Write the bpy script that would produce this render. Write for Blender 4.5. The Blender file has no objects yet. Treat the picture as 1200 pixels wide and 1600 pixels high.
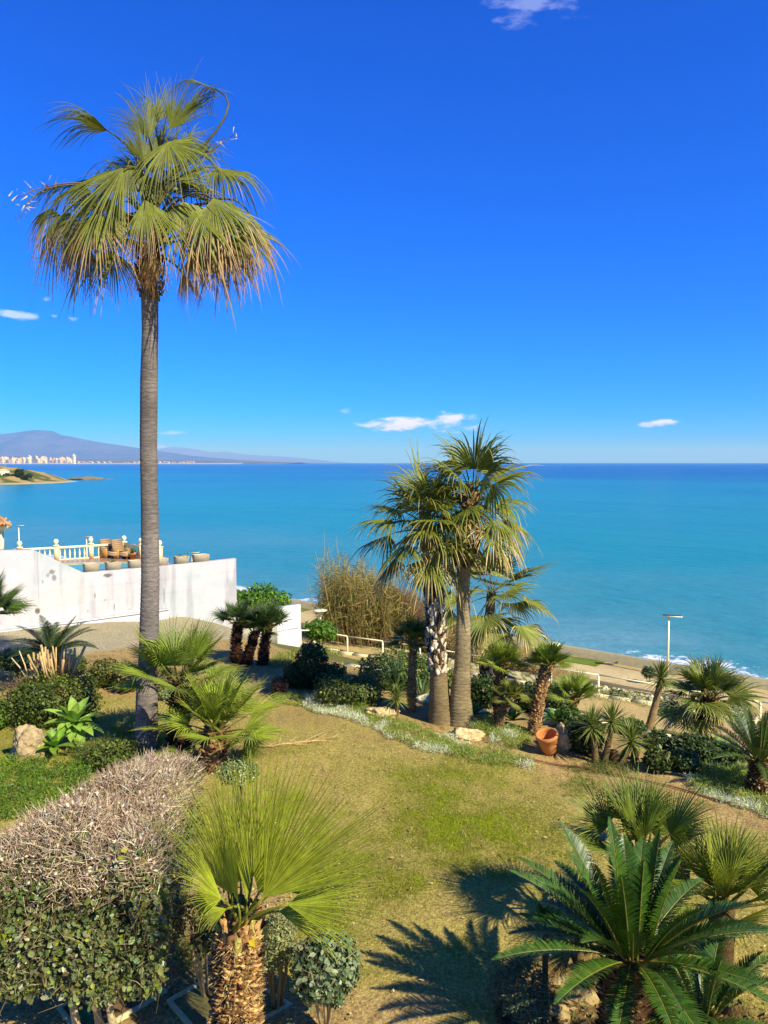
import bpy, bmesh, math
import numpy as np
from mathutils import Vector
R_ = math.radians
sc = bpy.context.scene
COL = sc.collection
rng = np.random.default_rng(7)

# ------------------------------------------------------------------ camera
CAMZ, FPX, HORIZ = 5.2, 1155.0, 723.0
PITCH = math.atan((800 - HORIZ) / FPX)
cam_d = bpy.data.cameras.new('camera')
cam = bpy.data.objects.new('camera', cam_d); COL.objects.link(cam)
cam_d.sensor_fit = 'VERTICAL'; cam_d.sensor_height = 36.0; cam_d.lens = 36.0 * FPX / 1600
cam_d.clip_start = 0.05; cam_d.clip_end = 400000
cam.location = (0, 0, CAMZ); cam.rotation_euler = (math.pi / 2 - PITCH, 0, 0)
sc.camera = cam
sc.render.resolution_x, sc.render.resolution_y = 768, 1024
# ------------------------------------------------------------------ light
SUN = Vector((0.95, -0.85, 1.10)).normalized()
SUN_EL = math.asin(SUN.z); SUN_AZ = math.atan2(SUN.x, SUN.y)
world = bpy.data.worlds.new('World'); sc.world = world; world.use_nodes = True
wn, wl = world.node_tree.nodes, world.node_tree.links
wn.clear()
w_out = wn.new('ShaderNodeOutputWorld'); w_bg = wn.new('ShaderNodeBackground')
w_sky = wn.new('ShaderNodeTexSky'); w_sky.sky_type = 'NISHITA'; w_sky.sun_disc = False
w_sky.sun_elevation = SUN_EL; w_sky.sun_rotation = SUN_AZ
w_sky.air_density = 1.0; w_sky.dust_density = 0.0; w_sky.ozone_density = 3.0; w_sky.altitude = 0
SKY_STRENGTH = 0.1
w_bg.inputs['Strength'].default_value = SKY_STRENGTH
w_hs = wn.new('ShaderNodeHueSaturation')
w_hs.inputs['Hue'].default_value = 0.5; w_hs.inputs['Saturation'].default_value = 1.04; w_hs.inputs['Value'].default_value = 1.0
w_sep = wn.new('ShaderNodeSeparateColor'); w_com = wn.new('ShaderNodeCombineColor'); wl.new(w_sky.outputs[0], w_sep.inputs[0])
for _c, (_k, _p) in enumerate(((.09, 1.1), (.50, 1.12), (1.46, 1.0))):      # a deep, clear, polarised-looking blue over the whole sky
    _a = wn.new('ShaderNodeMath'); _a.operation = 'MULTIPLY'; _a.inputs[1].default_value = .1; wl.new(w_sep.outputs[_c], _a.inputs[0])
    _b = wn.new('ShaderNodeMath'); _b.operation = 'POWER'; _b.inputs[1].default_value = _p; wl.new(_a.outputs[0], _b.inputs[0])
    _d = wn.new('ShaderNodeMath'); _d.operation = 'MULTIPLY'; _d.inputs[1].default_value = 10 * _k; wl.new(_b.outputs[0], _d.inputs[0])
    wl.new(_d.outputs[0], w_com.inputs[_c])
wl.new(w_com.outputs[0], w_hs.inputs['Color'])
sun_d = bpy.data.lights.new('sun', 'SUN'); sun_d.energy = 5.0; sun_d.angle = R_(0.53); sun_d.color = (1.0, 0.95, 0.87)
sun = bpy.data.objects.new('sun', sun_d); COL.objects.link(sun)
sun.rotation_euler = SUN.to_track_quat('Z', 'Y').to_euler()
sc.view_settings.view_transform = 'Standard'; sc.view_settings.look = 'None'
sc.view_settings.exposure = 0.62; sc.view_settings.gamma = 1.0
sc.view_settings.use_curve_mapping = False
sc.cycles.use_denoising = True

# ------------------------------------------------------------------ helpers
def ray(px, py):
    cx, cy = (px - 600) / FPX, -(py - 800) / FPX
    c, s = math.cos(PITCH), math.sin(PITCH)
    return np.array([cx, c + cy * s, -s + cy * c])
def At(px, py, d):
    v = ray(px, py); return np.array([0, 0, CAMZ]) + v * (d / v[1])
NX, NY = 0.634, 0.773            # seaward direction; the coast runs along (-NY, NX)
def S_(x, y): return NX * x + NY * y
def T_(x, y): return -NY * x + NX * y
def ST(s, t, z=0.0): return np.array([NX * s - NY * t, NY * s + NX * t, z])
_lat = np.random.default_rng(3).random((64, 64, 64)).astype(np.float32)
def vnoise(p):
    p = np.asarray(p, float); i = np.floor(p).astype(int); f = p - i; f = f * f * (3 - 2 * f)
    o = 0
    for dx in (0, 1):
        for dy in (0, 1):
            for dz in (0, 1):
                w = (f[..., 0] if dx else 1 - f[..., 0]) * (f[..., 1] if dy else 1 - f[..., 1]) * (f[..., 2] if dz else 1 - f[..., 2])
                o = o + w * _lat[(i[..., 0] + dx) % 64, (i[..., 1] + dy) % 64, (i[..., 2] + dz) % 64]
    return o
def fbm(x, y, z=0.0, oct=4, sc_=1.0, seed=0.0):
    x = np.asarray(x, float); P = np.stack([x * sc_ + 17.3 + seed, np.asarray(y, float) * sc_ + 9.1 + seed * 2, np.zeros_like(x) + z * sc_ + 4.7], -1)
    o, a, t = 0, 1.0, 0
    for _ in range(oct):
        o = o + a * vnoise(P); t += a; a *= 0.5; P = P * 2.03 + 5.5
    return o / t
def sstep(a, b, x):
    t = np.clip((np.asarray(x, float) - a) / (b - a), 0, 1); return t * t * (3 - 2 * t)
_HS = np.array([-900, 0, 10, 13, 14.8, 16, 20.5, 25, 26, 30.5, 32, 35.9, 40.5, 43, 46.5, 50, 80, 2000], float)
_HZ = np.array([0.3, 0, 0, -.10, -.32, -.75, -2.2, -4.6, -4.8, -4.9, -5.1, -6.45, -6.5, -7.0, -7.9, -8.7, -11, -14], float)
BED_C = np.array([2.35, 6.5])    # sunken bed round the front cycad
def H(x, y):
    x = np.asarray(x, float); y = np.asarray(y, float)
    s = S_(x, y); t = T_(x, y)
    z = np.interp(s, _HS, _HZ)
    flat = sstep(-3.2, -5.5, x) * sstep(12, 16, y) * sstep(17.6, 15.2, s)               # the paved yard and garden by the left wall stay level
    z = z * (1 - flat) + np.maximum(z, -.32) * flat * 1.0
    z = z + (fbm(x, y, 0, 3, .55) - .5) * .16 * sstep(0.2, 3, np.abs(s - 38)) * sstep(34, 30, s)
    bd = np.hypot((x - BED_C[0]) / 1.25, (y - BED_C[1]) / 1.1) + (fbm(x, y, 0, 3, 2.2) - .5) * .5
    z = z - .28 * sstep(1.08, .86, bd)
    return z
def hz(x, y): return float(H(np.array([x]), np.array([y]))[0])
def G(px, py):
    """point of the ground seen at photo position (px,py)"""
    v = ray(px, py); lo = 3.0
    ts = np.geomspace(3, 300, 1500); P = np.array([0, 0, CAMZ]) + ts[:, None] * v
    k = np.argmax(P[:, 2] < H(P[:, 0], P[:, 1]))
    p = P[k].copy(); p[2] = hz(p[0], p[1]); return p
def nrm(v):
    v = np.asarray(v, float); return v / (np.linalg.norm(v, axis=-1, keepdims=True) + 1e-12)

ORG = {}
WARM = np.array((1.05, 1.0, .56))      # warm tint put into every mesh colour to offset the blue skylight
class MB:
    """collects geometry with per-vertex own colours, then links it as ONE mesh object"""
    def __init__(s): s.V, s.Q, s.T, s.C, s.n = [], [], [], [], 0
    def add(s, V, Q=None, T=None, C=(.5, .5, .5)):
        V = np.asarray(V, float).reshape(-1, 3)
        if Q is not None and len(Q): s.Q.append(np.asarray(Q, int).reshape(-1, 4) + s.n)
        if T is not None and len(T): s.T.append(np.asarray(T, int).reshape(-1, 3) + s.n)
        C = np.asarray(C, float)
        if C.ndim == 1: C = np.tile(C, (len(V), 1))
        s.V.append(V); s.C.append(C); s.n += len(V); return s
    def tube(s, pts, rad, n=8, C=(.5, .5, .5), cap=True):
        P = np.asarray(pts, float); k = len(P); rad = np.broadcast_to(np.asarray(rad, float), (k,))
        tg = nrm(np.gradient(P, axis=0)); ref = np.array([0, 0, 1.]) if abs(tg[:, 2]).mean() < .8 else np.array([0, 1., 0])
        u = nrm(np.cross(tg, ref)); v = np.cross(u, tg)
        a = np.linspace(0, 2 * math.pi, n, endpoint=False)
        V = P[:, None] + rad[:, None, None] * (np.cos(a)[None, :, None] * u[:, None] + np.sin(a)[None, :, None] * v[:, None])
        i = np.arange(k - 1)[:, None] * n; j = np.arange(n)[None]; j2 = (j + 1) % n
        Q = np.stack([i + j, i + j2, i + n + j2, i + n + j], -1).reshape(-1, 4)
        V = V.reshape(-1, 3); T = []
        C = np.asarray(C, float)
        if C.ndim == 2 and len(C) == k: C = np.repeat(C, n, 0)
        if cap:
            V = np.vstack([V, P[0], P[-1]]); b = k * n
            if C.ndim == 2: C = np.vstack([C, C[0], C[-1]])
            for q in range(n):
                T.append((b, (q + 1) % n, q)); T.append((b + 1, (k - 1) * n + q, (k - 1) * n + (q + 1) % n))
        return s.add(V, Q, T, C)
    def box(s, lo, hi, C=(.5, .5, .5), ax=None, org=(0, 0, 0)):
        (x0, y0, z0), (x1, y1, z1) = lo, hi
        V = np.array([(x0, y0, z0), (x1, y0, z0), (x1, y1, z0), (x0, y1, z0), (x0, y0, z1), (x1, y0, z1), (x1, y1, z1), (x0, y1, z1)], float)
        if ax is not None: V = V[:, :1] * np.array([ax[0], ax[1], 0]) + V[:, 1:2] * np.array([-ax[1], ax[0], 0]) + V[:, 2:] * np.array([0, 0, 1.])
        return s.add(V + np.asarray(org, float), [(0, 3, 2, 1), (4, 5, 6, 7), (0, 1, 5, 4), (1, 2, 6, 5), (2, 3, 7, 6), (3, 0, 4, 7)], None, C)
    def lathe(s, prof, n=16, org=(0, 0, 0), C=(.5, .5, .5)):
        P = np.asarray(prof, float); a = np.linspace(0, 2 * math.pi, n, endpoint=False)
        V = np.stack([P[:, None, 0] * np.cos(a), P[:, None, 0] * np.sin(a), np.tile(P[:, None, 1], (1, n))], -1).reshape(-1, 3) + np.asarray(org, float)
        i = np.arange(len(P) - 1)[:, None] * n; j = np.arange(n)[None]; j2 = (j + 1) % n
        Q = np.stack([i + j, i + j2, i + n + j2, i + n + j], -1).reshape(-1, 4)
        return s.add(V, Q, None, C)
    def mesh(s, name, mat, org=(0, 0, 0), smooth=False):
        V = np.vstack(s.V) - np.asarray(org, float); C = np.clip(np.vstack(s.C) * WARM, 0, .85)
        Q = np.vstack(s.Q) if s.Q else np.zeros((0, 4), int); T = np.vstack(s.T) if s.T else np.zeros((0, 3), int)
        me = bpy.data.meshes.new(name)
        me.vertices.add(len(V)); me.vertices.foreach_set('co', V.astype(np.float32).ravel())
        nl = Q.size + T.size; npol = len(Q) + len(T)
        me.loops.add(nl); me.polygons.add(npol)
        me.loops.foreach_set('vertex_index', np.concatenate([Q.ravel(), T.ravel()]).astype(np.int32))
        st = np.concatenate([np.arange(len(Q)) * 4, Q.size + np.arange(len(T)) * 3]).astype(np.int32)
        me.polygons.foreach_set('loop_start', st)
        me.polygons.foreach_set('loop_total', np.concatenate([np.full(len(Q), 4), np.full(len(T), 3)]).astype(np.int32))
        if smooth: me.polygons.foreach_set('use_smooth', np.ones(npol, bool))
        me.update(calc_edges=True)
        a = me.color_attributes.new('Col', 'FLOAT_COLOR', 'POINT')
        a.data.foreach_set('color', np.hstack([C, np.ones((len(C), 1))]).astype(np.float32).ravel())
        me.materials.append(mat); return me
    def build(s, name, mat, parent=None, smooth=False, kind=None):
        org = ORG[parent.name] if parent is not None else (0, 0, 0)
        o = bpy.data.objects.new(name, s.mesh(name, mat, org, smooth)); COL.objects.link(o)
        if parent is not None: o.parent = parent; ORG[o.name] = org
        else: ORG[o.name] = np.zeros(3)
        if kind: o['kind'] = kind
        return o
def tag(o, label=None, cat=None, group=None, kind=None):
    if label: o['label'] = label
    if cat: o['category'] = cat
    if group: o['group'] = group
    if kind: o['kind'] = kind
    return o
def thing(name, label, cat, loc, group=None):
    o = bpy.data.objects.new(name, None); COL.objects.link(o); o.location = tuple(float(v) for v in loc)
    o.empty_display_size = .2; ORG[o.name] = np.asarray(loc, float); return tag(o, label, cat, group)
def inst(name, me, parent, loc, rz=0.0, scale=(1, 1, 1)):
    o = bpy.data.objects.new(name, me); COL.objects.link(o)
    if parent is not None: o.parent = parent; loc = np.asarray(loc, float) - ORG[parent.name]; ORG[o.name] = np.asarray(loc, float) + ORG[parent.name]
    o.location = tuple(float(v) for v in loc); o.rotation_euler = (0, 0, rz); o.scale = scale; return o

# ------------------------------------------------------------------ materials (own colour from the mesh, procedural grain on top)
def material(name, rough=.7, grain=.25, gscale=30.0, bump=0.0, bscale=60.0, spec=.4, transl=0.0, stretch=(1, 1, 1), sat=1.0, detail=4, bdist=.02):
    m = bpy.data.materials.new(name); m.use_nodes = True; n, l = m.node_tree.nodes, m.node_tree.links
    b = n['Principled BSDF']; out = n['Material Output']
    at = n.new('ShaderNodeAttribute'); at.attribute_name = 'Col'
    tc = n.new('ShaderNodeTexCoord'); mp = n.new('ShaderNodeMapping'); mp.inputs['Scale'].default_value = stretch
    l.new(tc.outputs['Object'], mp.inputs[0])
    nz = n.new('ShaderNodeTexNoise'); nz.inputs['Scale'].default_value = gscale; nz.inputs['Detail'].default_value = detail
    l.new(mp.outputs[0], nz.inputs['Vector'])
    mr = n.new('ShaderNodeMapRange'); mr.inputs['From Min'].default_value = .3; mr.inputs['From Max'].default_value = .7
    mr.inputs['To Min'].default_value = 1 - grain; mr.inputs['To Max'].default_value = 1 + grain
    l.new(nz.outputs[0], mr.inputs[0])
    mx = n.new('ShaderNodeVectorMath'); mx.operation = 'SCALE'
    l.new(at.outputs['Color'], mx.inputs[0]); l.new(mr.outputs[0], mx.inputs['Scale'])
    l.new(mx.outputs[0], b.inputs['Base Color'])
    b.inputs['Roughness'].default_value = rough; b.inputs['Specular IOR Level'].default_value = spec
    if bump:
        nb = n.new('ShaderNodeTexNoise'); nb.inputs['Scale'].default_value = bscale; nb.inputs['Detail'].default_value = 5
        l.new(mp.outputs[0], nb.inputs['Vector'])
        bm_ = n.new('ShaderNodeBump'); bm_.inputs['Strength'].default_value = bump; bm_.inputs['Distance'].default_value = bdist
        l.new(nb.outputs[0], bm_.inputs['Height']); l.new(bm_.outputs[0], b.inputs['Normal'])
    if transl:
        tr = n.new('ShaderNodeBsdfTranslucent'); ms = n.new('ShaderNodeMixShader'); ms.inputs[0].default_value = transl
        tm = n.new('ShaderNodeVectorMath'); tm.operation = 'MULTIPLY'; tm.inputs[1].default_value = (1.25, 1.35, .7)
        l.new(mx.outputs[0], tm.inputs[0]); l.new(tm.outputs[0], tr.inputs['Color'])
        l.new(b.outputs[0], ms.inputs[1]); l.new(tr.outputs[0], ms.inputs[2]); l.new(ms.outputs[0], out.inputs['Surface'])
    return m
M_leaf = material('leaf', .48, .2, 14, transl=.2, spec=.3)
M_gloss = material('glossy_leaf', .40, .2, 20, transl=.12, spec=.4)
M_soft = material('soft_leaf', .65, .2, 30, transl=.22, spec=.25)
M_bark = material('palm_bark', .9, .38, 9, .9, 26, .15, stretch=(1, 1, 5))
M_bark2 = material('fibre_bark', .95, .35, 45, .8, 70, .1)
M_twig = material('twig', .85, .25, 40, spec=.2)
M_ground = material('earth', .95, .45, 26, 1.0, 40, .1, detail=9)
M_grass = material('grass', .8, .15, 12, transl=.2, spec=.1)
M_wall = material('painted_render', .85, .05, 3.0, .25, 35, .2)
M_stone = material('stone', .9, .38, 9, 1.0, 11, .15, detail=9, bdist=.06)
M_conc = material('concrete', .9, .14, 6, .3, 40, .2, detail=7)
M_white = material('white_paint', .45, .04, 12, spec=.4)
M_metal = material('metal', .35, .05, 20, spec=.6)
M_clay = material('terracotta', .8, .14, 9, .2, 50, .25)
M_tile = material('glazed_tile', .3, .08, 15, spec=.5)
M_wick = material('wicker', .7, .3, 120, .5, 160, .3)
M_far = material('far_land', .95, .18, .004, spec=.05, detail=8)
M_fb = material('far_render', .9, .05, .02, spec=.1)
# ------------------------------------------------------------------ sky: clouds low over the sea and a few wisps
def build_sky():
    geo = wn.new('ShaderNodeTexCoord')
    nv = wn.new('ShaderNodeTexNoise'); nv.inputs['Scale'].default_value = 26; nv.inputs['Detail'].default_value = 7; nv.inputs['Roughness'].default_value = .6
    mpv = wn.new('ShaderNodeMapping'); mpv.inputs['Scale'].default_value = (1, 1, 3.2)
    wl.new(geo.outputs['Generated'], mpv.inputs[0]); wl.new(mpv.outputs[0], nv.inputs['Vector'])
    def m(op, a, b=None, c=None):
        q = wn.new('ShaderNodeMath'); q.operation = op
        for i, v in enumerate((a, b, c)):
            if v is None: continue
            if isinstance(v, (int, float)): q.inputs[i].default_value = v
            else: wl.new(v, q.inputs[i])
        return q.outputs[0]
    def dot(vec):
        q = wn.new('ShaderNodeVectorMath'); q.operation = 'DOT_PRODUCT'; q.inputs[1].default_value = vec
        wl.new(geo.outputs['Generated'], q.inputs[0]); return q.outputs['Value']
    tot = None
    # (direction px, py, half width px, half height px, strength)
    for (px, py, hw, hh, st) in [(655, 662, 105, 20, .95), (700, 655, 55, 13, .9), (585, 664, 36, 9, .8), (1040, 657, 30, 9, .9), (1008, 663, 18, 6, .6), (540, 643, 16, 6, .35),
                                 (25, 493, 42, 9, .55), (72, 468, 12, 6, .4), (85, 494, 9, 5, .4), (112, 498, 10, 5, .4), (280, 676, 34, 5, .35), (820, 4, 80, 30, .24), (250, 698, 30, 6, .45)]:
        v = nrm(ray(px, py)); r = nrm(np.cross(v, (0, 0, 1.))); u = np.cross(r, v)
        a = m('MULTIPLY', dot(tuple(r)), FPX / hw); b = m('MULTIPLY', dot(tuple(u)), FPX / hh)
        d2 = m('ADD', m('MULTIPLY', a, a), m('MULTIPLY', b, b))
        fall = m('SUBTRACT', 1.0, m('SQRT', d2))
        front = m('GREATER_THAN', dot(tuple(v)), 0.3)
        e = m('ADD', m('MULTIPLY', fall, .50), m('MULTIPLY', m('SUBTRACT', nv.outputs[0], .53), 1.5))
        mr = wn.new('ShaderNodeMapRange'); mr.interpolation_type = 'SMOOTHSTEP'
        mr.inputs['From Min'].default_value = .06; mr.inputs['From Max'].default_value = .42; mr.inputs['To Max'].default_value = st
        wl.new(e, mr.inputs[0])
        o = m('MULTIPLY', mr.outputs[0], front)
        tot = o if tot is None else m('MAXIMUM', tot, o)
    mix = wn.new('ShaderNodeMix'); mix.data_type = 'RGBA'
    wl.new(tot, mix.inputs['Factor']); wl.new(w_hs.outputs[0], mix.inputs['A'])
    mix.inputs['B'].default_value = (.66 / SKY_STRENGTH, .74 / SKY_STRENGTH, .92 / SKY_STRENGTH, 1)
    wl.new(mix.outputs['Result'], w_bg.inputs['Color']); wl.new(w_bg.outputs[0], w_out.inputs['Surface'])
build_sky()

# ------------------------------------------------------------------ ground sheet
LAWN_EDGE = [(-40, 1075), (150, 1088), (300, 1090), (430, 1092), (520, 1112), (600, 1142), (680, 1170), (800, 1198), (900, 1222), (1010, 1252), (1100, 1278), (1320, 1335)]
_le = np.array([G(*p)[:2] for p in LAWN_EDGE])
def lawn_in(x, y):
    """signed distance-like value: >0 on the camera side of the lawn's far edge"""
    return np.interp(x, _le[:, 0], _le[:, 1]) - y
def gauss(x, y, c, r): return np.exp(-((x - c[0]) ** 2 + (y - c[1]) ** 2) / (r * r))
_green = [(G(*p)[:2], r, w) for p, r, w in [((790, 1295), .8, .5), ((640, 1265), 1.2, .18), ((560, 1330), 1.0, .16), ((720, 1352), .3, .4), ((640, 1385), .35, .35), ((500, 1440), .5, .4), ((930, 1280), .8, .12), ((545, 1200), .7, .2), ((870, 1340), .8, .3), ((600, 1560), .9, .2),
          ((480, 1130), 1.6, -.5), ((760, 1470), .8, -.5), ((1150, 1330), 1.6, -.5), ((600, 1470), .7, -.4), ((340, 1110), 2.0, -.5), ((850, 1240), .8, -.3), ((540, 1290), .25, -.4), ((1010, 1290), 1., -.3)]]
def greenness(x, y):
    g = (fbm(x, y, 0, 4, .9) - .5) * 1.6 + .30 + (fbm(x, y, 0, 4, 4.0) - .5) * 1.1
    for c, r, w in _green: g = g + w * gauss(x, y, c, r)
    return np.clip(g, 0, 1)
C_GREEN = np.array((.15, .172, .022)); C_BRIGHT = np.array((.19, .23, .018)); C_STRAW = np.array((.32, .262, .11)); C_SOIL = np.array((.33, .235, .135)); C_DARK = np.array((.16, .105, .06))
WALL0, WDIR = np.array([-9.8, 24.0]), nrm(np.array([.76, .65]))
def ground_colour(x, y):
    s = S_(x, y); g = greenness(x, y)[:, None]; n1 = fbm(x, y, 0, 4, 1.7, 3.)[:, None]; n2 = fbm(x, y, 0, 3, 7., 5.)[:, None]
    lawn = C_STRAW * (1 - g) + C_GREEN * g; br = sstep(.8, 1.05, g); lawn = lawn * (1 - br) + C_BRIGHT * br
    bare = sstep(.56, .68, fbm(x, y, 0, 4, 1.3, 11.))[:, None] * (1 - g) * .55
    lawn = lawn * (1 - bare) + C_SOIL * .85 * bare
    soil = C_SOIL * (.78 + .5 * n1) * (1 - .35 * sstep(.55, .75, n2))
    le = lawn_in(x, y) + (n1[:, 0] - .5) * .6 + (n2[:, 0] - .5) * .5
    w = sstep(-.1, .15, le)[:, None]
    c = lawn * w + soil * (1 - w)
    # bottom-left corner and the beds in front are bare earth with litter
    bl = np.maximum(sstep(.25, -.2, x + 1.15 - (y - 6.5) * .05 + (n1[:, 0] - .5) * .8) * sstep(9.3, 8.6, y), sstep(.2, -.2, y - 6.9 + (n1[:, 0] - .5) * .6) * sstep(.9, .2, x))[:, None]
    c = c * (1 - bl) + soil * .95 * bl
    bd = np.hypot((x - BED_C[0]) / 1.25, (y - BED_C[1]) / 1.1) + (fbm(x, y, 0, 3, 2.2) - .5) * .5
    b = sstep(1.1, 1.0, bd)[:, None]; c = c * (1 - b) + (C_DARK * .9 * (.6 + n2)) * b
    # slope and lower terrace: weeds, then the sandy path, then rubble strip, then the shore
    weeds = np.array((.10, .12, .03)) * (.6 + .8 * n1) * (1 - .5 * n2) + C_SOIL * .35 * n2
    w = sstep(15.2, 16.2, s)[:, None]; c = c * (1 - w) + weeds * w
    path = np.array((.42, .32, .20)) * (.85 + .3 * n1)
    w = (sstep(25.2, 25.8, s + (n1[:, 0] - .5)) * sstep(30.6, 30.0, s + (n1[:, 0] - .5)))[:, None]; c = c * (1 - w) + path * w
    rub = np.where(n2 > .5, np.array((.52, .48, .40)), np.array((.12, .14, .05))) * (.7 + .5 * n1)
    w = sstep(30.2, 30.7, s)[:, None]; c = c * (1 - w) + rub * w
    sand = np.array((.30, .26, .21)) * (.8 + .4 * n1); w = sstep(40, 41, s)[:, None]; c = c * (1 - w) + sand * w
    # left yard: worn concrete paving in front of the white wall
    q = (x - WALL0[0]) * -WDIR[1] + (y - WALL0[1]) * WDIR[0]           # <0 on our side of the wall
    al = (x - WALL0[0]) * WDIR[0] + (y - WALL0[1]) * WDIR[1]
    w = (sstep(-4.3, -4.2, q) * sstep(4.8, 4.5, al) * sstep(16, 17, y))[:, None]
    c = c * (1 - w) + np.array((.36, .32, .285)) * (.85 + .25 * n1) * w
    return np.clip(c, .005, 1)
def build_ground():
    na, nr = 900, 330
    a = np.concatenate([np.linspace(-48, 48, 640), np.linspace(48, 312, na - 640 + 2)[1:-1]]); a = np.radians(a); na = len(a)
    r = np.concatenate([[.01], np.geomspace(2.5, 130, nr), np.geomspace(150, 900, 14)]); nr = len(r)
    A, Rr = np.meshgrid(a, r); x = (Rr * np.sin(A)).ravel(); y = (Rr * np.cos(A)).ravel()
    z = H(x, y); z = z + (fbm(x, y, 0, 3, 6.0) - .5) * .035 * (Rr.ravel() < 40)
    i = np.arange(nr - 1)[:, None] * na; j = np.arange(na)[None]; j2 = (j + 1) % na
    Q = np.stack([i + j, i + na + j, i + na + j2, i + j2], -1)[..., ::-1].reshape(-1, 4)
    b = MB().add(np.stack([x, y, z], -1), Q, None, ground_colour(x, y))
    o = b.build('ground', M_ground, smooth=True); tag(o, 'dry lawn and garden soil sloping down to the shore', kind='structure')
build_ground()

# ------------------------------------------------------------------ sea
SEA_Z = -7.8
def build_sea():
    na = 180; r = np.concatenate([[20], np.geomspace(36, 130000, 60)]); a = np.radians(np.linspace(-180, 180, na, endpoint=False))
    A, Rr = np.meshgrid(a, r); x = (Rr * np.sin(A)).ravel(); y = (Rr * np.cos(A)).ravel()
    i = np.arange(len(r) - 1)[:, None] * na; j = np.arange(na)[None]; j2 = (j + 1) % na
    Q = np.stack([i + j, i + j2, i + na + j2, i + na + j], -1)[..., ::-1].reshape(-1, 4)
    Q = Q[..., ::-1]
    b = MB().add(np.stack([x, y, np.full_like(x, SEA_Z)], -1), Q[:, ::-1], None, (0, .3, .4))
    m = bpy.data.materials.new('sea_water'); m.use_nodes = True; n, l = m.node_tree.nodes, m.node_tree.links; bs = n['Principled BSDF']
    geo = n.new('ShaderNodeNewGeometry')
    def vec(op, a_, b_=None, sc2=None):
        q = n.new('ShaderNodeVectorMath'); q.operation = op; l.new(a_, q.inputs[0])
        if b_ is not None: q.inputs[1].default_value = b_
        return q.outputs
    def mt(op, a_, b_=None):
        q = n.new('ShaderNodeMath'); q.operation = op
        for k, v in enumerate((a_, b_)):
            if v is None: continue
            if isinstance(v, (int, float)): q.inputs[k].default_value = v
            else: l.new(v, q.inputs[k])
        return q.outputs[0]
    s = vec('DOT_PRODUCT', geo.outputs['Position'], (NX, NY, 0))['Value']
    t = vec('DOT_PRODUCT', geo.outputs['Position'], (-NY, NX, 0))['Value']
    cb = n.new('ShaderNodeCombineXYZ'); l.new(mt('MULTIPLY', s, .035), cb.inputs[0]); l.new(mt('MULTIPLY', t, .006), cb.inputs[1])
    nb = n.new('ShaderNodeTexNoise'); nb.inputs['Scale'].default_value = 1; nb.inputs['Detail'].default_value = 4; l.new(cb.outputs[0], nb.inputs['Vector'])
    # big slow bands far out (depth, wind lanes, cloud shadow painted as colour)
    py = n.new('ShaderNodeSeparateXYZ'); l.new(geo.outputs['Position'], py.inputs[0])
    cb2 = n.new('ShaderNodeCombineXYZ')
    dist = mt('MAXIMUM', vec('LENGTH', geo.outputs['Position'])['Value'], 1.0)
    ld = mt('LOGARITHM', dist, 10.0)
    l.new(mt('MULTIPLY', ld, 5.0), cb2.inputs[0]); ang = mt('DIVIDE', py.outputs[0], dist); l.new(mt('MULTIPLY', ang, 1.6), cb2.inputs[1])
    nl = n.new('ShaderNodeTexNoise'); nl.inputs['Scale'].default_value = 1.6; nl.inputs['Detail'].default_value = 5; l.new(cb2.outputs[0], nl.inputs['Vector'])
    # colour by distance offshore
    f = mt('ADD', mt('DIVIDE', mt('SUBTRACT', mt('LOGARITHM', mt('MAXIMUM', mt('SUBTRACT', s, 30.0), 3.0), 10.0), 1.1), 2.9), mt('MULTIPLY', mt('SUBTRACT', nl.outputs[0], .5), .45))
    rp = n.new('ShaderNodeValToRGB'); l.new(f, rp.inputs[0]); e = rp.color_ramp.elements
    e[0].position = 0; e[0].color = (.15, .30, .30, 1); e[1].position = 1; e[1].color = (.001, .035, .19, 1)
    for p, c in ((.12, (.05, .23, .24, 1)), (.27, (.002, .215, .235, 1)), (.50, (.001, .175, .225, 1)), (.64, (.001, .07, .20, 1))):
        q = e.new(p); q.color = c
    # foam along the wall and on small breakers
    fo = n.new('ShaderNodeTexNoise'); fo.inputs['Scale'].default_value = 1.1; fo.inputs['Detail'].default_value = 8; fo.inputs['Roughness'].default_value = .72; l.new(geo.outputs['Position'], fo.inputs['Vector'])
    fr = n.new('ShaderNodeMapRange'); fr.inputs['From Min'].default_value = 54.0; fr.inputs['From Max'].default_value = 47.8; fr.inputs['To Min'].default_value = -.32; fr.inputs['To Max'].default_value = .15; fr.clamp = True
    lo = n.new('ShaderNodeTexNoise'); lo.inputs['Scale'].default_value = .12; lo.inputs['Detail'].default_value = 2; l.new(geo.outputs['Position'], lo.inputs['Vector'])
    l.new(mt('ADD', s, mt('MULTIPLY', mt('SUBTRACT', lo.outputs[0], .42), 14.0)), fr.inputs[0])
    fm = n.new('ShaderNodeMapRange'); fm.interpolation_type = 'SMOOTHSTEP'; fm.inputs['From Min'].default_value = .50; fm.inputs['From Max'].default_value = .60
    l.new(mt('ADD', fo.outputs[0], fr.outputs[0]), fm.inputs[0])
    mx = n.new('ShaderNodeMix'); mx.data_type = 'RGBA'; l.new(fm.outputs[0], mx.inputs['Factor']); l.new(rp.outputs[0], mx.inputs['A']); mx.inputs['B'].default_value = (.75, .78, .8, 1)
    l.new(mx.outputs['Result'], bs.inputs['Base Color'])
    bs.inputs['Roughness'].default_value = .20; bs.inputs['Specular IOR Level'].default_value = .17; bs.inputs['IOR'].default_value = 1.33
    wv = n.new('ShaderNodeMapping'); wv.inputs['Rotation'].default_value = (0, 0, math.atan2(NY, NX)); wv.vector_type = 'TEXTURE'; wv.inputs['Scale'].default_value = (1, 3.2, 1)
    l.new(geo.outputs['Position'], wv.inputs[0])
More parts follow.
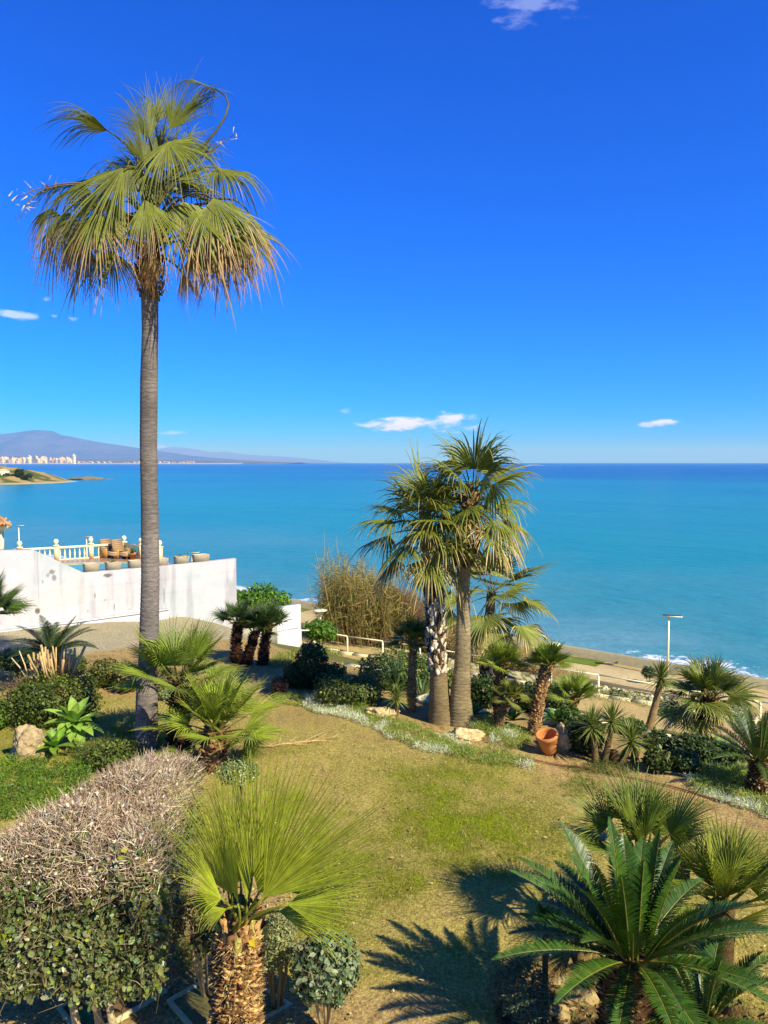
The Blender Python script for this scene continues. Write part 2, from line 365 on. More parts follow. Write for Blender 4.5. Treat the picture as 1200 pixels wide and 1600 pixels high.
    w1 = n.new('ShaderNodeTexNoise'); w1.inputs['Scale'].default_value = .75; w1.inputs['Detail'].default_value = 6; w1.inputs['Roughness'].default_value = .62; l.new(wv.outputs[0], w1.inputs['Vector'])
    w2 = n.new('ShaderNodeTexNoise'); w2.inputs['Scale'].default_value = .07; w2.inputs['Detail'].default_value = 5; l.new(wv.outputs[0], w2.inputs['Vector'])
    hsum = mt('ADD', mt('MULTIPLY', w1.outputs[0], .95), mt('MULTIPLY', w2.outputs[0], 2.2))
    bp = n.new('ShaderNodeBump'); bp.inputs['Strength'].default_value = .75; bp.inputs['Distance'].default_value = 1.0; l.new(hsum, bp.inputs['Height']); l.new(bp.outputs[0], bs.inputs['Normal'])
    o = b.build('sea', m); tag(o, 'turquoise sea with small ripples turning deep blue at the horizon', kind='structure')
build_sea()

# ------------------------------------------------------------------ far coast: mountains, town, promontory
def ridge(name, label, prof, dist, depth, col, base_z=SEA_Z - 2, seed=0., rough=.10, nx=420):
    px = np.array([p[0] for p in prof], float); py = np.array([p[1] for p in prof], float)
    u = np.linspace(px[0], px[-1], nx); v = np.linspace(0, 1, 46)
    U, W = np.meshgrid(u, v)
    D = dist + depth * W; topz = CAMZ + (HORIZ - np.interp(U, px, py)) / FPX * (dist + depth * .55)
    x = (U - 600) / FPX * (dist + depth * .55) ; y = D
    sh = np.where(W < .55, np.clip(W / .55, 0, 1) ** .9, np.clip((1 - W) / .45, 0, 1))
    n = fbm(x / dist * 26, y / dist * 26, 0, 5, 1, seed) - .5
    n2 = np.abs(fbm(x / dist * 60, y / dist * 60, 0, 4, 1, seed + 5) - .5)
    hgt = (topz - base_z) * sh * (1 + (n * 1.6 - n2 * .9) * sh * (1 - sh) * 4 * .55 + n * rough * .25)
    z = base_z + hgt
    i = np.arange(len(v) - 1)[:, None] * nx; j = np.arange(nx - 1)[None]
    Q = np.stack([i + j, i + j + 1, i + nx + j + 1, i + nx + j], -1).reshape(-1, 4)
    k = fbm(x.ravel() / dist * 40, y.ravel() / dist * 40, 0, 5, 1, seed + 9)[:, None]
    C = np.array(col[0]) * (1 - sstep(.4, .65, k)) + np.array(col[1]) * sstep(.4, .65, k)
    o = MB().add(np.stack([x.ravel(), y.ravel(), z.ravel()], -1), Q, None, C).build(name, M_far, smooth=True)
    return tag(o, label, kind='structure')
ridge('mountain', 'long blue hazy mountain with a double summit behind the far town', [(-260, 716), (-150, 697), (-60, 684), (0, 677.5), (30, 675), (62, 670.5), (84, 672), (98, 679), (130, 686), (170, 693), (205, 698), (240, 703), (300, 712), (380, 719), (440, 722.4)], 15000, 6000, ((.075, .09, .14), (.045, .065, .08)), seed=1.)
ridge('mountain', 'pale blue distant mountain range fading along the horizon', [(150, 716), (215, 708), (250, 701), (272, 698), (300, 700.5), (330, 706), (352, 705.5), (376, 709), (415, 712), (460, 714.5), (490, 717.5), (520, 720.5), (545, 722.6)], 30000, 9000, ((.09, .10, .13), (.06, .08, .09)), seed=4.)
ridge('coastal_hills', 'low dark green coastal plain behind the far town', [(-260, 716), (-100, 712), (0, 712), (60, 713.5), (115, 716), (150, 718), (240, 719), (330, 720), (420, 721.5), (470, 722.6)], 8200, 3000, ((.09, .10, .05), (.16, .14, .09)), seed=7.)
def build_town():
    meshes = []
    r = np.random.default_rng(5)
    for k in range(8):
        w, d, h = r.uniform(24, 52), r.uniform(20, 32), 1.0
        b = MB(); c = [(.74, .64, .52), (.78, .74, .68), (.64, .44, .32), (.76, .68, .56), (.72, .54, .42), (.82, .79, .75), (.74, .62, .46), (.60, .38, .28)][k]
        b.box((-w / 2, -d / 2, 0), (w / 2, d / 2, 1), c); b.box((-w * .3, -d * .3, 1.0), (w * .1, d * .2, 1.16), c)
        for f in range(5):                                                   # balcony bands
            zz = .12 + f * .17; b.box((-w * .42, -d / 2 - 1.2, zz), (w * .42, -d / 2 - .01, zz + .06), (.25, .24, .24))
        meshes.append(b.mesh('apartment_block', M_fb))
    spots = []
    for k in range(130):
        px = r.uniform(-60, 119); row = r.random()
        D = 8000 + row * 900; spots.append((px, D, np.interp(D, [7760, 8300, 9200], [3, 10, 62]) - 4, r.uniform(26, 58)))
    for k in range(46):
        px = r.uniform(122, 330); D = 8300 + 800 * r.random(); spots.append((px, D, np.interp(D, [7760, 8300, 9200], [3, 10, 16]) - 3, r.uniform(9, 19)))
    for i, (px, D, g, h) in enumerate(spots):
        x = (px - 600) / FPX * D
        o = inst('apartment_block', meshes[i % 8], None, (x, D, SEA_Z + g), r.uniform(-.3, .3), (1, 1, h))
        if px < 119: tag(o, 'pale apartment block in the dense far seaside town', 'building', 'far town blocks')
        else: tag(o, 'small white building in the scattered far shore suburb', 'building', 'far suburb buildings')
    t = inst('apartment_tower', meshes[5], None, ((117 - 600) / FPX * 8000, 8000, SEA_Z), .1, (.75, .75, 94)); tag(t, 'tall white apartment tower at the end of the far town', 'building')
    # quay and beach below the town
    b = MB(); n = 60; u = np.linspace(-120, 380, n)
    V = []
    for k, q in enumerate(u):
        for D, z in ((7700, -1), (7760, 3), (8300, 10), (9200, 62 if q < 119 else 16)): V.append(((q - 600) / FPX * D, D, SEA_Z + z * (1 if D > 7700 else 1)))
    Q = [(k * 4 + m, (k + 1) * 4 + m, (k + 1) * 4 + m + 1, k * 4 + m + 1) for k in range(n - 1) for m in range(3)]
    C = np.array([(.55, .50, .42), (.5, .45, .36), (.2, .2, .12), (.14, .16, .08)] * n)
    tag(b.add(V, Q, None, C).build('far_shore', M_far), 'far sandy shore under the town', kind='structure')
build_town()
def build_promontory():
    # spit of land at the left with bushes and a white house
    D0 = 470.0; nx, ny = 150, 60
    u = np.linspace(-130, 92, nx); v = np.linspace(0, 1, ny); U, W = np.meshgrid(u, v)
    prof = np.interp(U, [-130, 0, 12, 30, 45, 60, 72, 80, 92], [13, 9.6, 9.0, 7.4, 4.2, 1.6, .8, .3, -.8])
    D = D0 + (W - .3) * 90; x = (U - 600) / FPX * (D0 + 0 * D); y = D
    sh = np.sin(np.clip(W, 0, 1) * math.pi) ** .7
    z = SEA_Z - 1 + (prof + 1) * sh * (.75 + .5 * fbm(x, y, 0, 4, .08))
    i = np.arange(ny - 1)[:, None] * nx; j = np.arange(nx - 1)[None]
    Q = np.stack([i + j, i + j + 1, i + nx + j + 1, i + nx + j], -1).reshape(-1, 4)
    k = fbm(x.ravel(), y.ravel(), 0, 4, .12)[:, None]; hh = (z.ravel() - SEA_Z)[:, None]
    C = np.array((.36, .26, .15)) * (.7 + .6 * k) * (1 - sstep(.42, .58, k)) + np.array((.08, .10, .035)) * sstep(.42, .58, k)
    C = C * sstep(.2, 1.2, hh) + np.array((.42, .36, .28)) * (1 - sstep(.2, 1.2, hh))
    tag(MB().add(np.stack([x.ravel(), y.ravel(), z.ravel()], -1), Q, None, C).build('promontory', M_far, smooth=True), 'rocky tan promontory running into the sea', kind='structure')
    r = np.random.default_rng(8)
    for n_, (px, py, w, hgt) in enumerate([(28, 739, 10, 13), (18, 745, 11, 7), (38, 746, 9, 6), (10, 744, 9, 8), (46, 743, 8, 5), (5, 749, 9, 4), (33, 738, 8, 9)]):
        d = 462.0; p = At(px, py, d); sz = w * d / FPX
        root = thing('coastal_bush', ['tallest dark pine bush on the promontory', 'dark bush in the middle of the promontory slope', 'round dark bush low on the promontory right slope', 'dark bush beside the white house on the promontory', 'small bush on the promontory crest at right', 'bush at the promontory foot near the left frame edge', 'dark bush right behind the tallest promontory bush'][n_], 'bush', p - np.array([0, 0, hgt * d / FPX * .5]), 'promontory bushes')
        n = 500; q = nrm(r.normal(size=(n, 3))) * r.random((n, 1)) ** .35 * np.array([sz * .5, sz * .5, hgt * d / FPX * .5]) + p
        leaf_cloud(q, nrm(r.normal(size=(n, 3))), .9, r, (.045, .07, .02), .4, .7).build('foliage', M_soft, root, kind='stuff')
        MB().tube([p - np.array([0, 0, hgt * d / FPX * .62]), p], [.35, .2], 6, (.12, .08, .05)).build('trunk', M_twig, root)
    p = At(5, 741, 466.0); root = thing('white_house', 'white flat roofed house on the promontory at the left edge', 'house', p)
    MB().box((p[0] - 5, p[1] - 4, p[2] - 4), (p[0] + 2.2, p[1] + 4, p[2] + 2.6), (.78, .76, .72)).box((p[0] - 5.3, p[1] - 4.3, p[2] + 2.6), (p[0] + 2.5, p[1] + 4.3, p[2] + 3.0), (.7, .66, .6)).build('wall', M_fb, root)
    MB().box((p[0] - .8, p[1] - 4.08, p[2] - .3), (p[0] + .6, p[1] - 4.02, p[2] + 1.3), (.08, .09, .1)).build('window', M_tile, root)
    p = At(8, 720, 466.0); root = thing('mast', 'thin mast on the promontory by the white house', 'mast', At(8, 735, 466.))
    MB().tube([At(8, 738, 466.), At(8, 712, 466.)], [.14, .08], 6, (.5, .5, .5)).build('pole', M_metal, root)
    # low reef
    for (x0, x1, y0, hh, lab) in [(104, 166, 749.5, 3.4, 'long low reef of dark rock in the sea off the promontory'), (166, 178, 748.5, 1.2, 'small rock at the outer end of the reef'), (76, 90, 752, 1.8, 'dark rock at the tip of the promontory')]:
        d = 13 * FPX / (y0 - HORIZ); xs = (np.array([x0, x1]) - 600) / FPX * d
        rock_at(np.array([xs.mean(), d, SEA_Z - .3]), ((xs[1] - xs[0]) / 2, 7, hh * .75), (.20, .15, .12), 'sea_rock', lab, 'rock', seed=x0, mat=M_far, rough=.5)
# ------------------------------------------------------------------ vegetation generators
def vary(c, n, r, amt=.25):
    return np.clip(np.asarray(c, float) * (1 + amt * (r.random((n, 1)) * 2 - 1)) * (1 + amt * .35 * (r.random((n, 3)) * 2 - 1)), .003, 1)
def leaf_cloud(P, N, size, r, col, amt=.3, aspect=.6, mb=None, fold=.25, tri=False, up=0.0):
    """many leaf-sized folded faces; P points, N leaf normals"""
    n = len(P); mb = mb or MB(); size = np.broadcast_to(np.asarray(size, float), (n,)) * r.uniform(.5, 1.4, n)
    a = nrm(np.cross(N, r.normal(size=(n, 3)))); a = nrm(a + np.array([0, 0, up])); b = nrm(np.cross(N, a)); c = np.cross(a, b)
    L = size[:, None] * a; Wd = size[:, None] * aspect * .5 * b; F = c * size[:, None] * fold * .3
    C = vary(col, n, r, amt) if np.asarray(col).ndim == 1 else np.asarray(col) * (1 + amt * (r.random((n, 1)) * 2 - 1))
    i = np.arange(n)[:, None]
    if tri:
        V = np.stack([P - Wd * .6, P + Wd * .6, P + L], 1); mb.add(V, None, i * 3 + np.array([[0, 1, 2]]), np.repeat(C, 3, 0))
    else:
        V = np.stack([P, P + L * .35 + Wd + F, P + L * .75 + Wd * .8 + F, P + L, P + L * .75 - Wd * .8 + F, P + L * .35 - Wd + F], 1)
        Q = np.concatenate([i * 6 + np.array([[0, 1, 2, 3]]), i * 6 + np.array([[0, 3, 4, 5]])]); mb.add(V, Q, None, np.repeat(C, 6, 0))
    return mb
def fan(mb, base, Hh, d, nh, R, r, nseg=36, spread=110, droop=.5, t0=.4, split=.5, brown=.2, green=(.13, .16, .03), tip=(.44, .31, .15), pet=.02, petc=(.16, .15, .04), pleat=.85, cup=.15, K=7, ragged=.08, wind=0.0, dpow=1.4, wf=.56):
    """one palmate frond: petiole from base to Hh, blade spreading from Hh along d"""
    base, Hh, d = np.asarray(base, float), np.asarray(Hh, float), nrm(d)
    q = np.linspace(0, 1, 8)[:, None]; ctl = Hh - d * np.linalg.norm(Hh - base) * .45
    P = base * (1 - q) ** 2 + 2 * ctl * q * (1 - q) + Hh * q ** 2
    mb.tube(P, np.linspace(pet, pet * .45, 8), 5, petc)
    rt = nrm(np.cross(d, nh)); n = np.cross(rt, d)
    sp = R_(spread); ph = np.linspace(-sp, sp, nseg) + r.normal(0, .25 * sp / nseg, nseg)
    e = np.cos(ph)[:, None] * d + np.sin(ph)[:, None] * rt + cup * np.abs(np.sin(ph))[:, None] * n; e = nrm(e)
    L = R * (.66 + .34 * np.cos(ph * .75)) * (1 + ragged * r.normal(size=nseg))
    t = np.linspace(0, 1, K + 1); dr = droop * (1 + .3 * r.normal(size=nseg)).clip(.3) + (r.random(nseg) < .05) * r.uniform(.3, 1.1, nseg)
    pull = (np.clip(t - t0, 0, 1) / (1 - t0)) ** dpow                       # (K+1)
    g = np.array([wind, 0, -1.0]); dirs = e[:, None] + 2.2 * dr[:, None, None] * pull[None, :, None] * g
    dirs = nrm(dirs); step = (L / K)[:, None, None]
    pts = Hh + np.concatenate([np.zeros((nseg, 1, 3)), np.cumsum(dirs[:, :-1] * step, 1)], 1)
    side = nrm(np.cross(e, n)); dphi = 2 * sp / nseg
    w0 = np.minimum(t, split)[None] * L[:, None] * dphi * wf
    w = np.where(t[None] <= split, w0, w0 * .82 * np.clip((1 - t[None]) / (1 - split), 0, 1) ** .8) + .0012
    sgn = pleat * w[..., None] * n
    V = np.stack([pts - side[:, None] * w[..., None], pts + sgn, pts + side[:, None] * w[..., None]], 2)   # nseg,K+1,3,3
    br = np.clip(brown + .12 * r.normal(size=nseg), 0, 1.2)[:, None]
    k = sstep(0, .22, t[None] - (1 - br))[..., None]
    gcol = np.asarray(green) * (1 + .34 * (r.random((nseg, 1, 1)) * 2 - 1)) * (1.12 - .2 * t[None, :, None])
    tcol = np.asarray(tip) * (1 + .3 * (r.random((nseg, 1, 1)) * 2 - 1))
    C = np.repeat((gcol * (1 - k) + tcol * k)[:, :, None], 3, 2) * np.array((.60, 1.34, .70))[None, None, :, None]     # pale midrib, darker margins
    i = (np.arange(nseg)[:, None, None] * (K + 1) + np.arange(K)[None, :, None]) * 3 + np.arange(2)[None, None]
    Q = np.stack([i, i + 1, i + 4, i + 3], -1).reshape(-1, 4)
    mb.add(V.reshape(-1, 3), Q, None, C.reshape(-1, 3)); return mb
def azel(az, el): return np.array([math.cos(el) * math.cos(az), math.cos(el) * math.sin(az), math.sin(el)])
def fan_crown(root, hub, n, R, pet, seed, el=(78, -50), hubh=.3, az0=0.0, azr=None, part='frond', young=.06, stiff=False, mat=None, pw=1.0, **kw):
    r = np.random.default_rng(seed)
    for i in range(n):
        f = (i + .5) / n; e = R_(el[0] + (el[1] - el[0]) * f ** pw + r.normal(0, 6)); a = az0 + i * 2.39996 + r.normal(0, .22)
        if azr is not None: a = azr[0] + (azr[1] - azr[0]) * ((i * .618) % 1.0)
        b = hub + np.array([0, 0, -hubh * f]) + azel(a, 0) * .05
        pl = pet * r.uniform(.8, 1.2) * (.75 + .35 * f); d0 = azel(a, e)
        bend = .05 if stiff else .25 + .25 * f
        Hh = b + d0 * pl + np.array([0, 0, -bend * pl * .5]); d = nrm(d0 + np.array([0, 0, -bend * 1.1]))
        nh = np.array([0, 0, 1.0]) - d * d[2]; nh = nrm(nh + azel(a, 0) * -.3) if abs(d[2]) < .95 else -azel(a, 0)
        nh = nrm(nh + .25 * r.normal(size=3))
        k = dict(droop=.12 + .06 * f if stiff else .3 + .5 * f, brown=np.interp(f, [0, .4, .8, 1], [.03, .14, .4, .6]))
        if 'brown' in kw: k['brown'] = kw['brown'] * (.5 + f)
        if 'droop' in kw: k['droop'] = kw['droop'] * (.7 + .6 * f)
        k.update({q: v for q, v in kw.items() if q not in ('brown', 'droop')})
        fan(MB(), b, Hh, d, nh, R * r.uniform(.85, 1.12), r, **k).build(part, mat or M_leaf, root)
def skirt(root, hub, n, R, seed, rad=.3, part='dead_frond', col=(.30, .20, .11)):
    """old brown fronds hanging against the trunk"""
    r = np.random.default_rng(seed)
    for i in range(n):
        a = i * 2.39996; b = hub + np.array([0, 0, -.05 * r.random()]) ; o = azel(a, 0)
        Hh = b + o * rad * r.uniform(.5, 1.1) + np.array([0, 0, -.18 - .25 * r.random()]); d = nrm(o * .25 + np.array([0, 0, -1.0]))
        fan(MB(), b, Hh, d, o, R * r.uniform(.7, 1.1), r, nseg=22, spread=48, droop=.4, brown=1.1, green=col, tip=col, petc=(.22, .14, .07), split=.35, ragged=.15, K=5).build(part, M_soft, root)
def trunk(root, pts, rad, col, n=18, k=60, rings=.03, seed=0, mat=None, name='trunk', ringn=60, col2=None):
    pts = np.asarray(pts, float); q = np.linspace(0, 1, len(pts)); u = np.linspace(0, 1, k)
    P = np.stack([np.interp(u, q, pts[:, j]) for j in range(3)], -1)
    ker = np.hanning(13); ker /= ker.sum()
    for j in range(3):
        P[:, j] = np.convolve(np.pad(P[:, j], 6, mode='reflect', reflect_type='odd'), ker, 'valid')
    rr = np.interp(u, np.linspace(0, 1, len(rad)), rad) * (1 + rings * np.sin(u * ringn * 2 * math.pi) + rings * 1.5 * (fbm(u * 9, u * 0, seed, 3) - .5) + .16 * (fbm(u * 7, u * 0, seed + 3, 3) - .5))
    C = np.asarray(col) * (.6 + .8 * fbm(u * 22, u * 0, seed, 4))[:, None] * (.85 + .3 * fbm(u * 4, u * 0, seed + 8, 3))[:, None]
    if col2 is not None: C = C * (1 - u[:, None]) + np.asarray(col2) * (.75 + .5 * fbm(u * 14, u * 0, seed, 3))[:, None] * u[:, None]
    b = MB().tube(P, rr, n, C)
    V = b.V[0]; ns = fbm(V[:, 0] * 9 + seed, V[:, 1] * 9, 0, 3); V[:, :2] += (V[:, :2] - np.vstack([np.repeat(P[:, :2], n, 0), P[0, :2], P[-1, :2]])) * (ns[:, None] - .5) * .25
    return b.build(name, mat or M_bark, root, smooth=True)
def stubs(root, pts, rad, count, size, cols, seed, name='leaf_base', out=.5, up=.8, wid=.6, mat=None):
    """cut leaf bases covering a trunk: small wedge-shaped scales set in spirals"""
    r = np.random.default_rng(seed); pts = np.asarray(pts, float); q = np.linspace(0, 1, len(pts))
    u = (np.arange(count) + r.random(count)) / count; a = np.arange(count) * 2.39996 + r.normal(0, .15, count)
    P = np.stack([np.interp(u, q, pts[:, j]) for j in range(3)], -1); rr = np.interp(u, np.linspace(0, 1, len(rad)), rad)
    o = np.stack([np.cos(a), np.sin(a), 0 * a], -1); s_ = np.stack([-np.sin(a), np.cos(a), 0 * a], -1); z = np.array([0, 0, 1.0])
    sz = size * r.uniform(.6, 1.35, count)[:, None]; c = P + o * rr[:, None] * .9
    tipd = nrm(o * (out + .25 * r.normal(size=(count, 1))) + z * up + s_ * r.normal(0, .25, (count, 1)))
    V = np.stack([c - s_ * sz * wid * .5, c + s_ * sz * wid * .5, c + o * sz * .4 - z * sz * .15, c + tipd * sz - s_ * sz * wid * .28, c + tipd * sz + s_ * sz * wid * .28], 1)
    i = np.arange(count)[:, None] * 5
    T = np.concatenate([i + np.array([[0, 2, 3]]), i + np.array([[2, 1, 4]]), i + np.array([[2, 4, 3]]), i + np.array([[0, 3, 4]]), i + np.array([[0, 4, 1]])])
    ci = r.integers(0, len(cols), count); C = np.asarray(cols, float)[ci] * r.uniform(.7, 1.25, (count, 1))
    C = np.repeat(C[:, None], 5, 1); C[:, 3:] *= 1.25
    return MB().add(V, None, T, C.reshape(-1, 3)).build(name, mat or M_bark2, root, kind='stuff')
def pinna(mb, base, az, el, L, arch, r, n=58, ll=.15, col=(.022, .075, .018), rach=(.20, .19, .05), vee=.45, lw=.0075, curl=0.0):
    """one feather frond of a cycad"""
    K = n; t = np.linspace(0, 1, K); d = azel(az, el); P = [np.asarray(base, float)]; D = [d]
    for k in range(K - 1):
        d = nrm(d + np.array([0, 0, -arch / K * (.6 + .9 * k / K)]) + np.cross(d, (0, 0, 1.)) * curl / K); P.append(P[-1] + d * L / (K - 1)); D.append(d)
    P, D = np.array(P), np.array(D); mb.tube(P[::4], np.linspace(.011, .003, len(P[::4])), 5, rach)
    rt = nrm(np.cross(D, (0, 0, 1.0))); nn = np.cross(rt, D)
    prof = ll * np.clip(np.sin(np.clip((t - .08) / .92, 0, 1) * math.pi * .86 + .32), .12, 1) * (t > .10)
    for sg in (-1, 1):
        ld = nrm(rt * sg + D * (.45 + .5 * t[:, None]) + nn * vee + .06 * r.normal(size=(K, 3))); Lf = prof[:, None] * r.uniform(.9, 1.08, (K, 1))
        wv = D * lw; m1 = P + ld * Lf * .55; tp = P + ld * Lf + np.array([0, 0, -.12]) * Lf
        V = np.stack([P - wv, P + wv, m1 - wv * .9, m1 + wv * .9, tp], 1); i = np.arange(K)[:, None] * 5
        C = np.repeat(vary(col, K, r, .3)[:, None], 5, 1); C[:, 4] *= 1.3
        mb.add(V, i + np.array([[0, 1, 3, 2]]), i + np.array([[2, 3, 4]]), C.reshape(-1, 3))
    return mb
def cycad(name, label, group, base, trh, trr, nf, L, seed, el=(75, -5), ll=.15, n=58, col=(.022, .075, .018), arch=.9, azskip=None, tube_pts=None, vee=.45):
    r = np.random.default_rng(seed); root = thing(name, label, 'cycad', base, group); base = np.asarray(base, float)
    tp = [base - np.array([0, 0, .1]), base + np.array([0, 0, trh])]; rd = [trr * 1.05, trr * 1.1, trr * .9]
    if trh > .05:
        trunk(root, tp, rd, (.09, .05, .03), 16, 26, .05, seed, M_bark2)
        stubs(root, tp, rd, int(650 * min(1, trh)), .075, [(.16, .09, .05), (.08, .04, .025), (.34, .25, .17)], seed, up=.35, out=.8, wid=.5)
    hub = base + np.array([0, 0, trh])
    for i in range(nf):
        f = (i + .5) / nf; e = R_(el[0] + (el[1] - el[0]) * f + r.normal(0, 5)); a = i * 2.39996 + r.normal(0, .15)
        pinna(MB(), hub + azel(a, 0) * trr * .5, a, e, L * r.uniform(.85, 1.1), arch * r.uniform(.7, 1.2), r, n, ll, col, vee=vee).build('frond', M_gloss, root)
    return root
def strap(mb, base, d, L, W, droop, r, col, prof='agave', K=6, chan=.25):
    """one strap or agave leaf"""
    t = np.linspace(0, 1, K + 1); d = nrm(d); P = [np.asarray(base, float)]; D = []
    dd = d.copy()
    for k in range(K): D.append(dd); P.append(P[-1] + dd * L / K); dd = nrm(dd + np.array([0, 0, -droop / K * (k + 1) / K * 2]))
    D.append(dd); P, D = np.array(P), np.array(D)
    rt = np.cross(D, (0, 0, 1.0)); rt = nrm(np.where(np.linalg.norm(rt, axis=1, keepdims=True) < .05, np.array([[1., 0, 0]]), rt)); nn = np.cross(rt, D)
    w = (np.interp(t, [0, .15, .5, .75, 1], [.45, .6, 1, .8, .01]) if prof == 'agave' else np.interp(t, [0, .1, .5, 1], [.8, .75, 1, .03])) * W * .5
    V = np.stack([P - rt * w[:, None] + nn * w[:, None] * chan * 2, P, P + rt * w[:, None] + nn * w[:, None] * chan * 2], 1)
    i = np.arange(K)[:, None] * 3 + np.arange(2)[None]; Q = np.stack([i, i + 1, i + 4, i + 3], -1).reshape(-1, 4)
    C = np.repeat((np.asarray(col) * (1 + .15 * r.normal()) * (1.25 - .35 * t[:, None]))[:, None], 3, 1); C[:, 1] *= 1.12
    return mb.add(V.reshape(-1, 3), Q, None, C.reshape(-1, 3))
def yucca(label, base, head, n, L, W, seed, col, trr=.05, group='yuccas', el=(85, -35), droop=.3, trcol=(.16, .11, .07), stem=True, name='yucca', cat='yucca'):
    r = np.random.default_rng(seed); root = thing(name, label, cat, base, group); mb = MB()
    for i in range(n):
        f = (i + .5) / n; a = i * 2.39996; e = R_(el[0] + (el[1] - el[0]) * f + r.normal(0, 5))
        strap(mb, np.asarray(head) + np.array([0, 0, .05 * (1 - f)]), azel(a, e), L * r.uniform(.8, 1.1), W, droop, r, col, 'strap', 4, .2)
    mb.build('leaf_rosette', M_leaf, root)
    if stem: trunk(root, [np.asarray(base) - np.array([0, 0, .08]), (np.asarray(base) * .5 + np.asarray(head) * .5) + np.array([.02, 0, 0]), head], [trr * 1.25, trr, trr * .9], trcol, 10, 24, .04, seed, M_bark2, 'stem')
    return root
def agave(label, p, n, L, W, seed, col=(.17, .30, .06), tilt=(0, 0, 1), el=(80, 5), group='agaves', stem=None, droop=.35):
    r = np.random.default_rng(seed); root = thing('agave', label, 'agave', stem if stem is not None else p, group)
    tz = nrm(np.asarray(tilt, float)); tx = nrm(np.cross((0, 1, 0), tz)); ty = np.cross(tz, tx)
    for i in range(n):
        f = (i + .5) / n; a = i * 2.39996; v = azel(a, R_(el[0] + (el[1] - el[0]) * f)); d = v[0] * tx + v[1] * ty + v[2] * tz
        strap(MB(), np.asarray(p) + d * .02, d, L * (.7 + .4 * f) * r.uniform(.9, 1.1), W * (.75 + .3 * f), droop, r, col).build('leaf', M_leaf, root)
    if stem is not None: MB().tube([np.asarray(stem) - np.array([0, 0, .05]), p], [.07, .06], 8, (.2, .19, .1)).build('stem', M_twig, root)
    return root
def bush(label, c, rad, n, leaf, col, seed, group=None, name='bush', cat='bush', box=2.0, aspect=.6, amt=.35, stems=4, mat=None, shell=.35, col2=None, noise=.35, up=.25, twigs=0, base_z=None, stemc=(.20, .15, .10), stemr=.018, c2amt=.5, sparse=0):
    r = np.random.default_rng(seed); c = np.asarray(c, float); rad = np.asarray(rad, float)
    gz = hz(c[0], c[1]) if base_z is None else base_z
    root = thing(name, label, cat, (c[0], c[1], gz), group)
    v = r.normal(size=(n, 3)); v = v / (np.abs(v) ** box).sum(1, keepdims=True) ** (1 / box)
    q = (1 - shell * r.random((n, 1)) ** 1.3)
    lump = 1 + noise * (fbm(v[:, 0] * 2.2 + seed, v[:, 1] * 2.2, v[:, 2] * 2.2, 3) - .5)[:, None] * 2 + .12 * r.normal(size=(n, 1)) * shell
    P = c + v * rad * q * lump
    keep = P[:, 2] > gz + .01
    if sparse: keep &= fbm(P[:, 0] * 6 + seed, P[:, 1] * 6, P[:, 2] * 6, 2) > sparse
    P, v = P[keep], v[keep]; n = len(P)
    N = nrm(nrm(v / rad) + .75 * r.normal(size=(n, 3)) + np.array([0, 0, up]))
    C = vary(col, n, r, amt)
    if col2 is not None:
        k = (r.random(n) < c2amt * fbm(P[:, 0] * 3, P[:, 1] * 3, P[:, 2] * 3 + seed, 2) * 1.6)[:, None]; C = np.where(k, vary(col2, n, r, amt), C)
    leaf_cloud(P, N, leaf, r, C, 0.0, aspect).build('foliage', mat or M_leaf, root, kind='stuff')
    for k in range(stems):
        a = r.uniform(0, 6.28); o = azel(a, 0) * rad.min() * .35 * r.random()
        MB().tube([np.array([c[0], c[1], gz - .05]) + o * .5, c * .6 + np.array([c[0], c[1], gz]) * .4 + o + .04 * r.normal(size=3), c + o * 2 + np.array([0, 0, rad[2] * .35])], [stemr, stemr * .8, stemr * .4], 6, stemc).build('stem', M_twig, root)
    if twigs:
        twig_cloud(c + nrm(r.normal(size=(twigs, 3))) * rad * r.uniform(.5, .95, (twigs, 1)), nrm(r.normal(size=(twigs, 3)) + np.array([0, 0, .5])), .18, .004, r, stemc).build('twigs', M_twig, root, kind='stuff')
    return root
def twig_cloud(P, D, L, rad, r, col, mb=None, amt=.3):
    n = len(P); mb = mb or MB(); L = np.broadcast_to(np.asarray(L, float), (n,)) * r.uniform(.5, 1.3, n)
    u = nrm(np.cross(D, r.normal(size=(n, 3)))); w = np.cross(D, u); rr = rad * r.uniform(.6, 1.3, (n, 1))
    mid = P + D * L[:, None] * .5 + u * L[:, None] * .06 * r.normal(size=(n, 1)); end = P + D * L[:, None]
    rings = []
    for c_, k in ((P, 1.0), (mid, .85), (end, .4)):
        for q in range(3): rings.append(c_ + rr * k * (math.cos(q * 2.094) * u + math.sin(q * 2.094) * w))
    V = np.stack(rings, 1); i = np.arange(n)[:, None] * 9; Q = []
    for a in (0, 3):
        for q in range(3): Q.append(i + np.array([[a + q, a + (q + 1) % 3, a + 3 + (q + 1) % 3, a + 3 + q]]))
    return mb.add(V, np.concatenate(Q), None, np.repeat(vary(col, n, r, amt), 9, 0))
def ico(sub):
    b = bmesh.new(); bmesh.ops.create_icosphere(b, subdivisions=sub, radius=1.0); b.verts.ensure_lookup_table()
    V = np.array([v.co[:] for v in b.verts]); F = np.array([[v.index for v in f.verts] for f in b.faces]); b.free(); return V, F
ICO5, ICO3 = ico(5), ico(3)
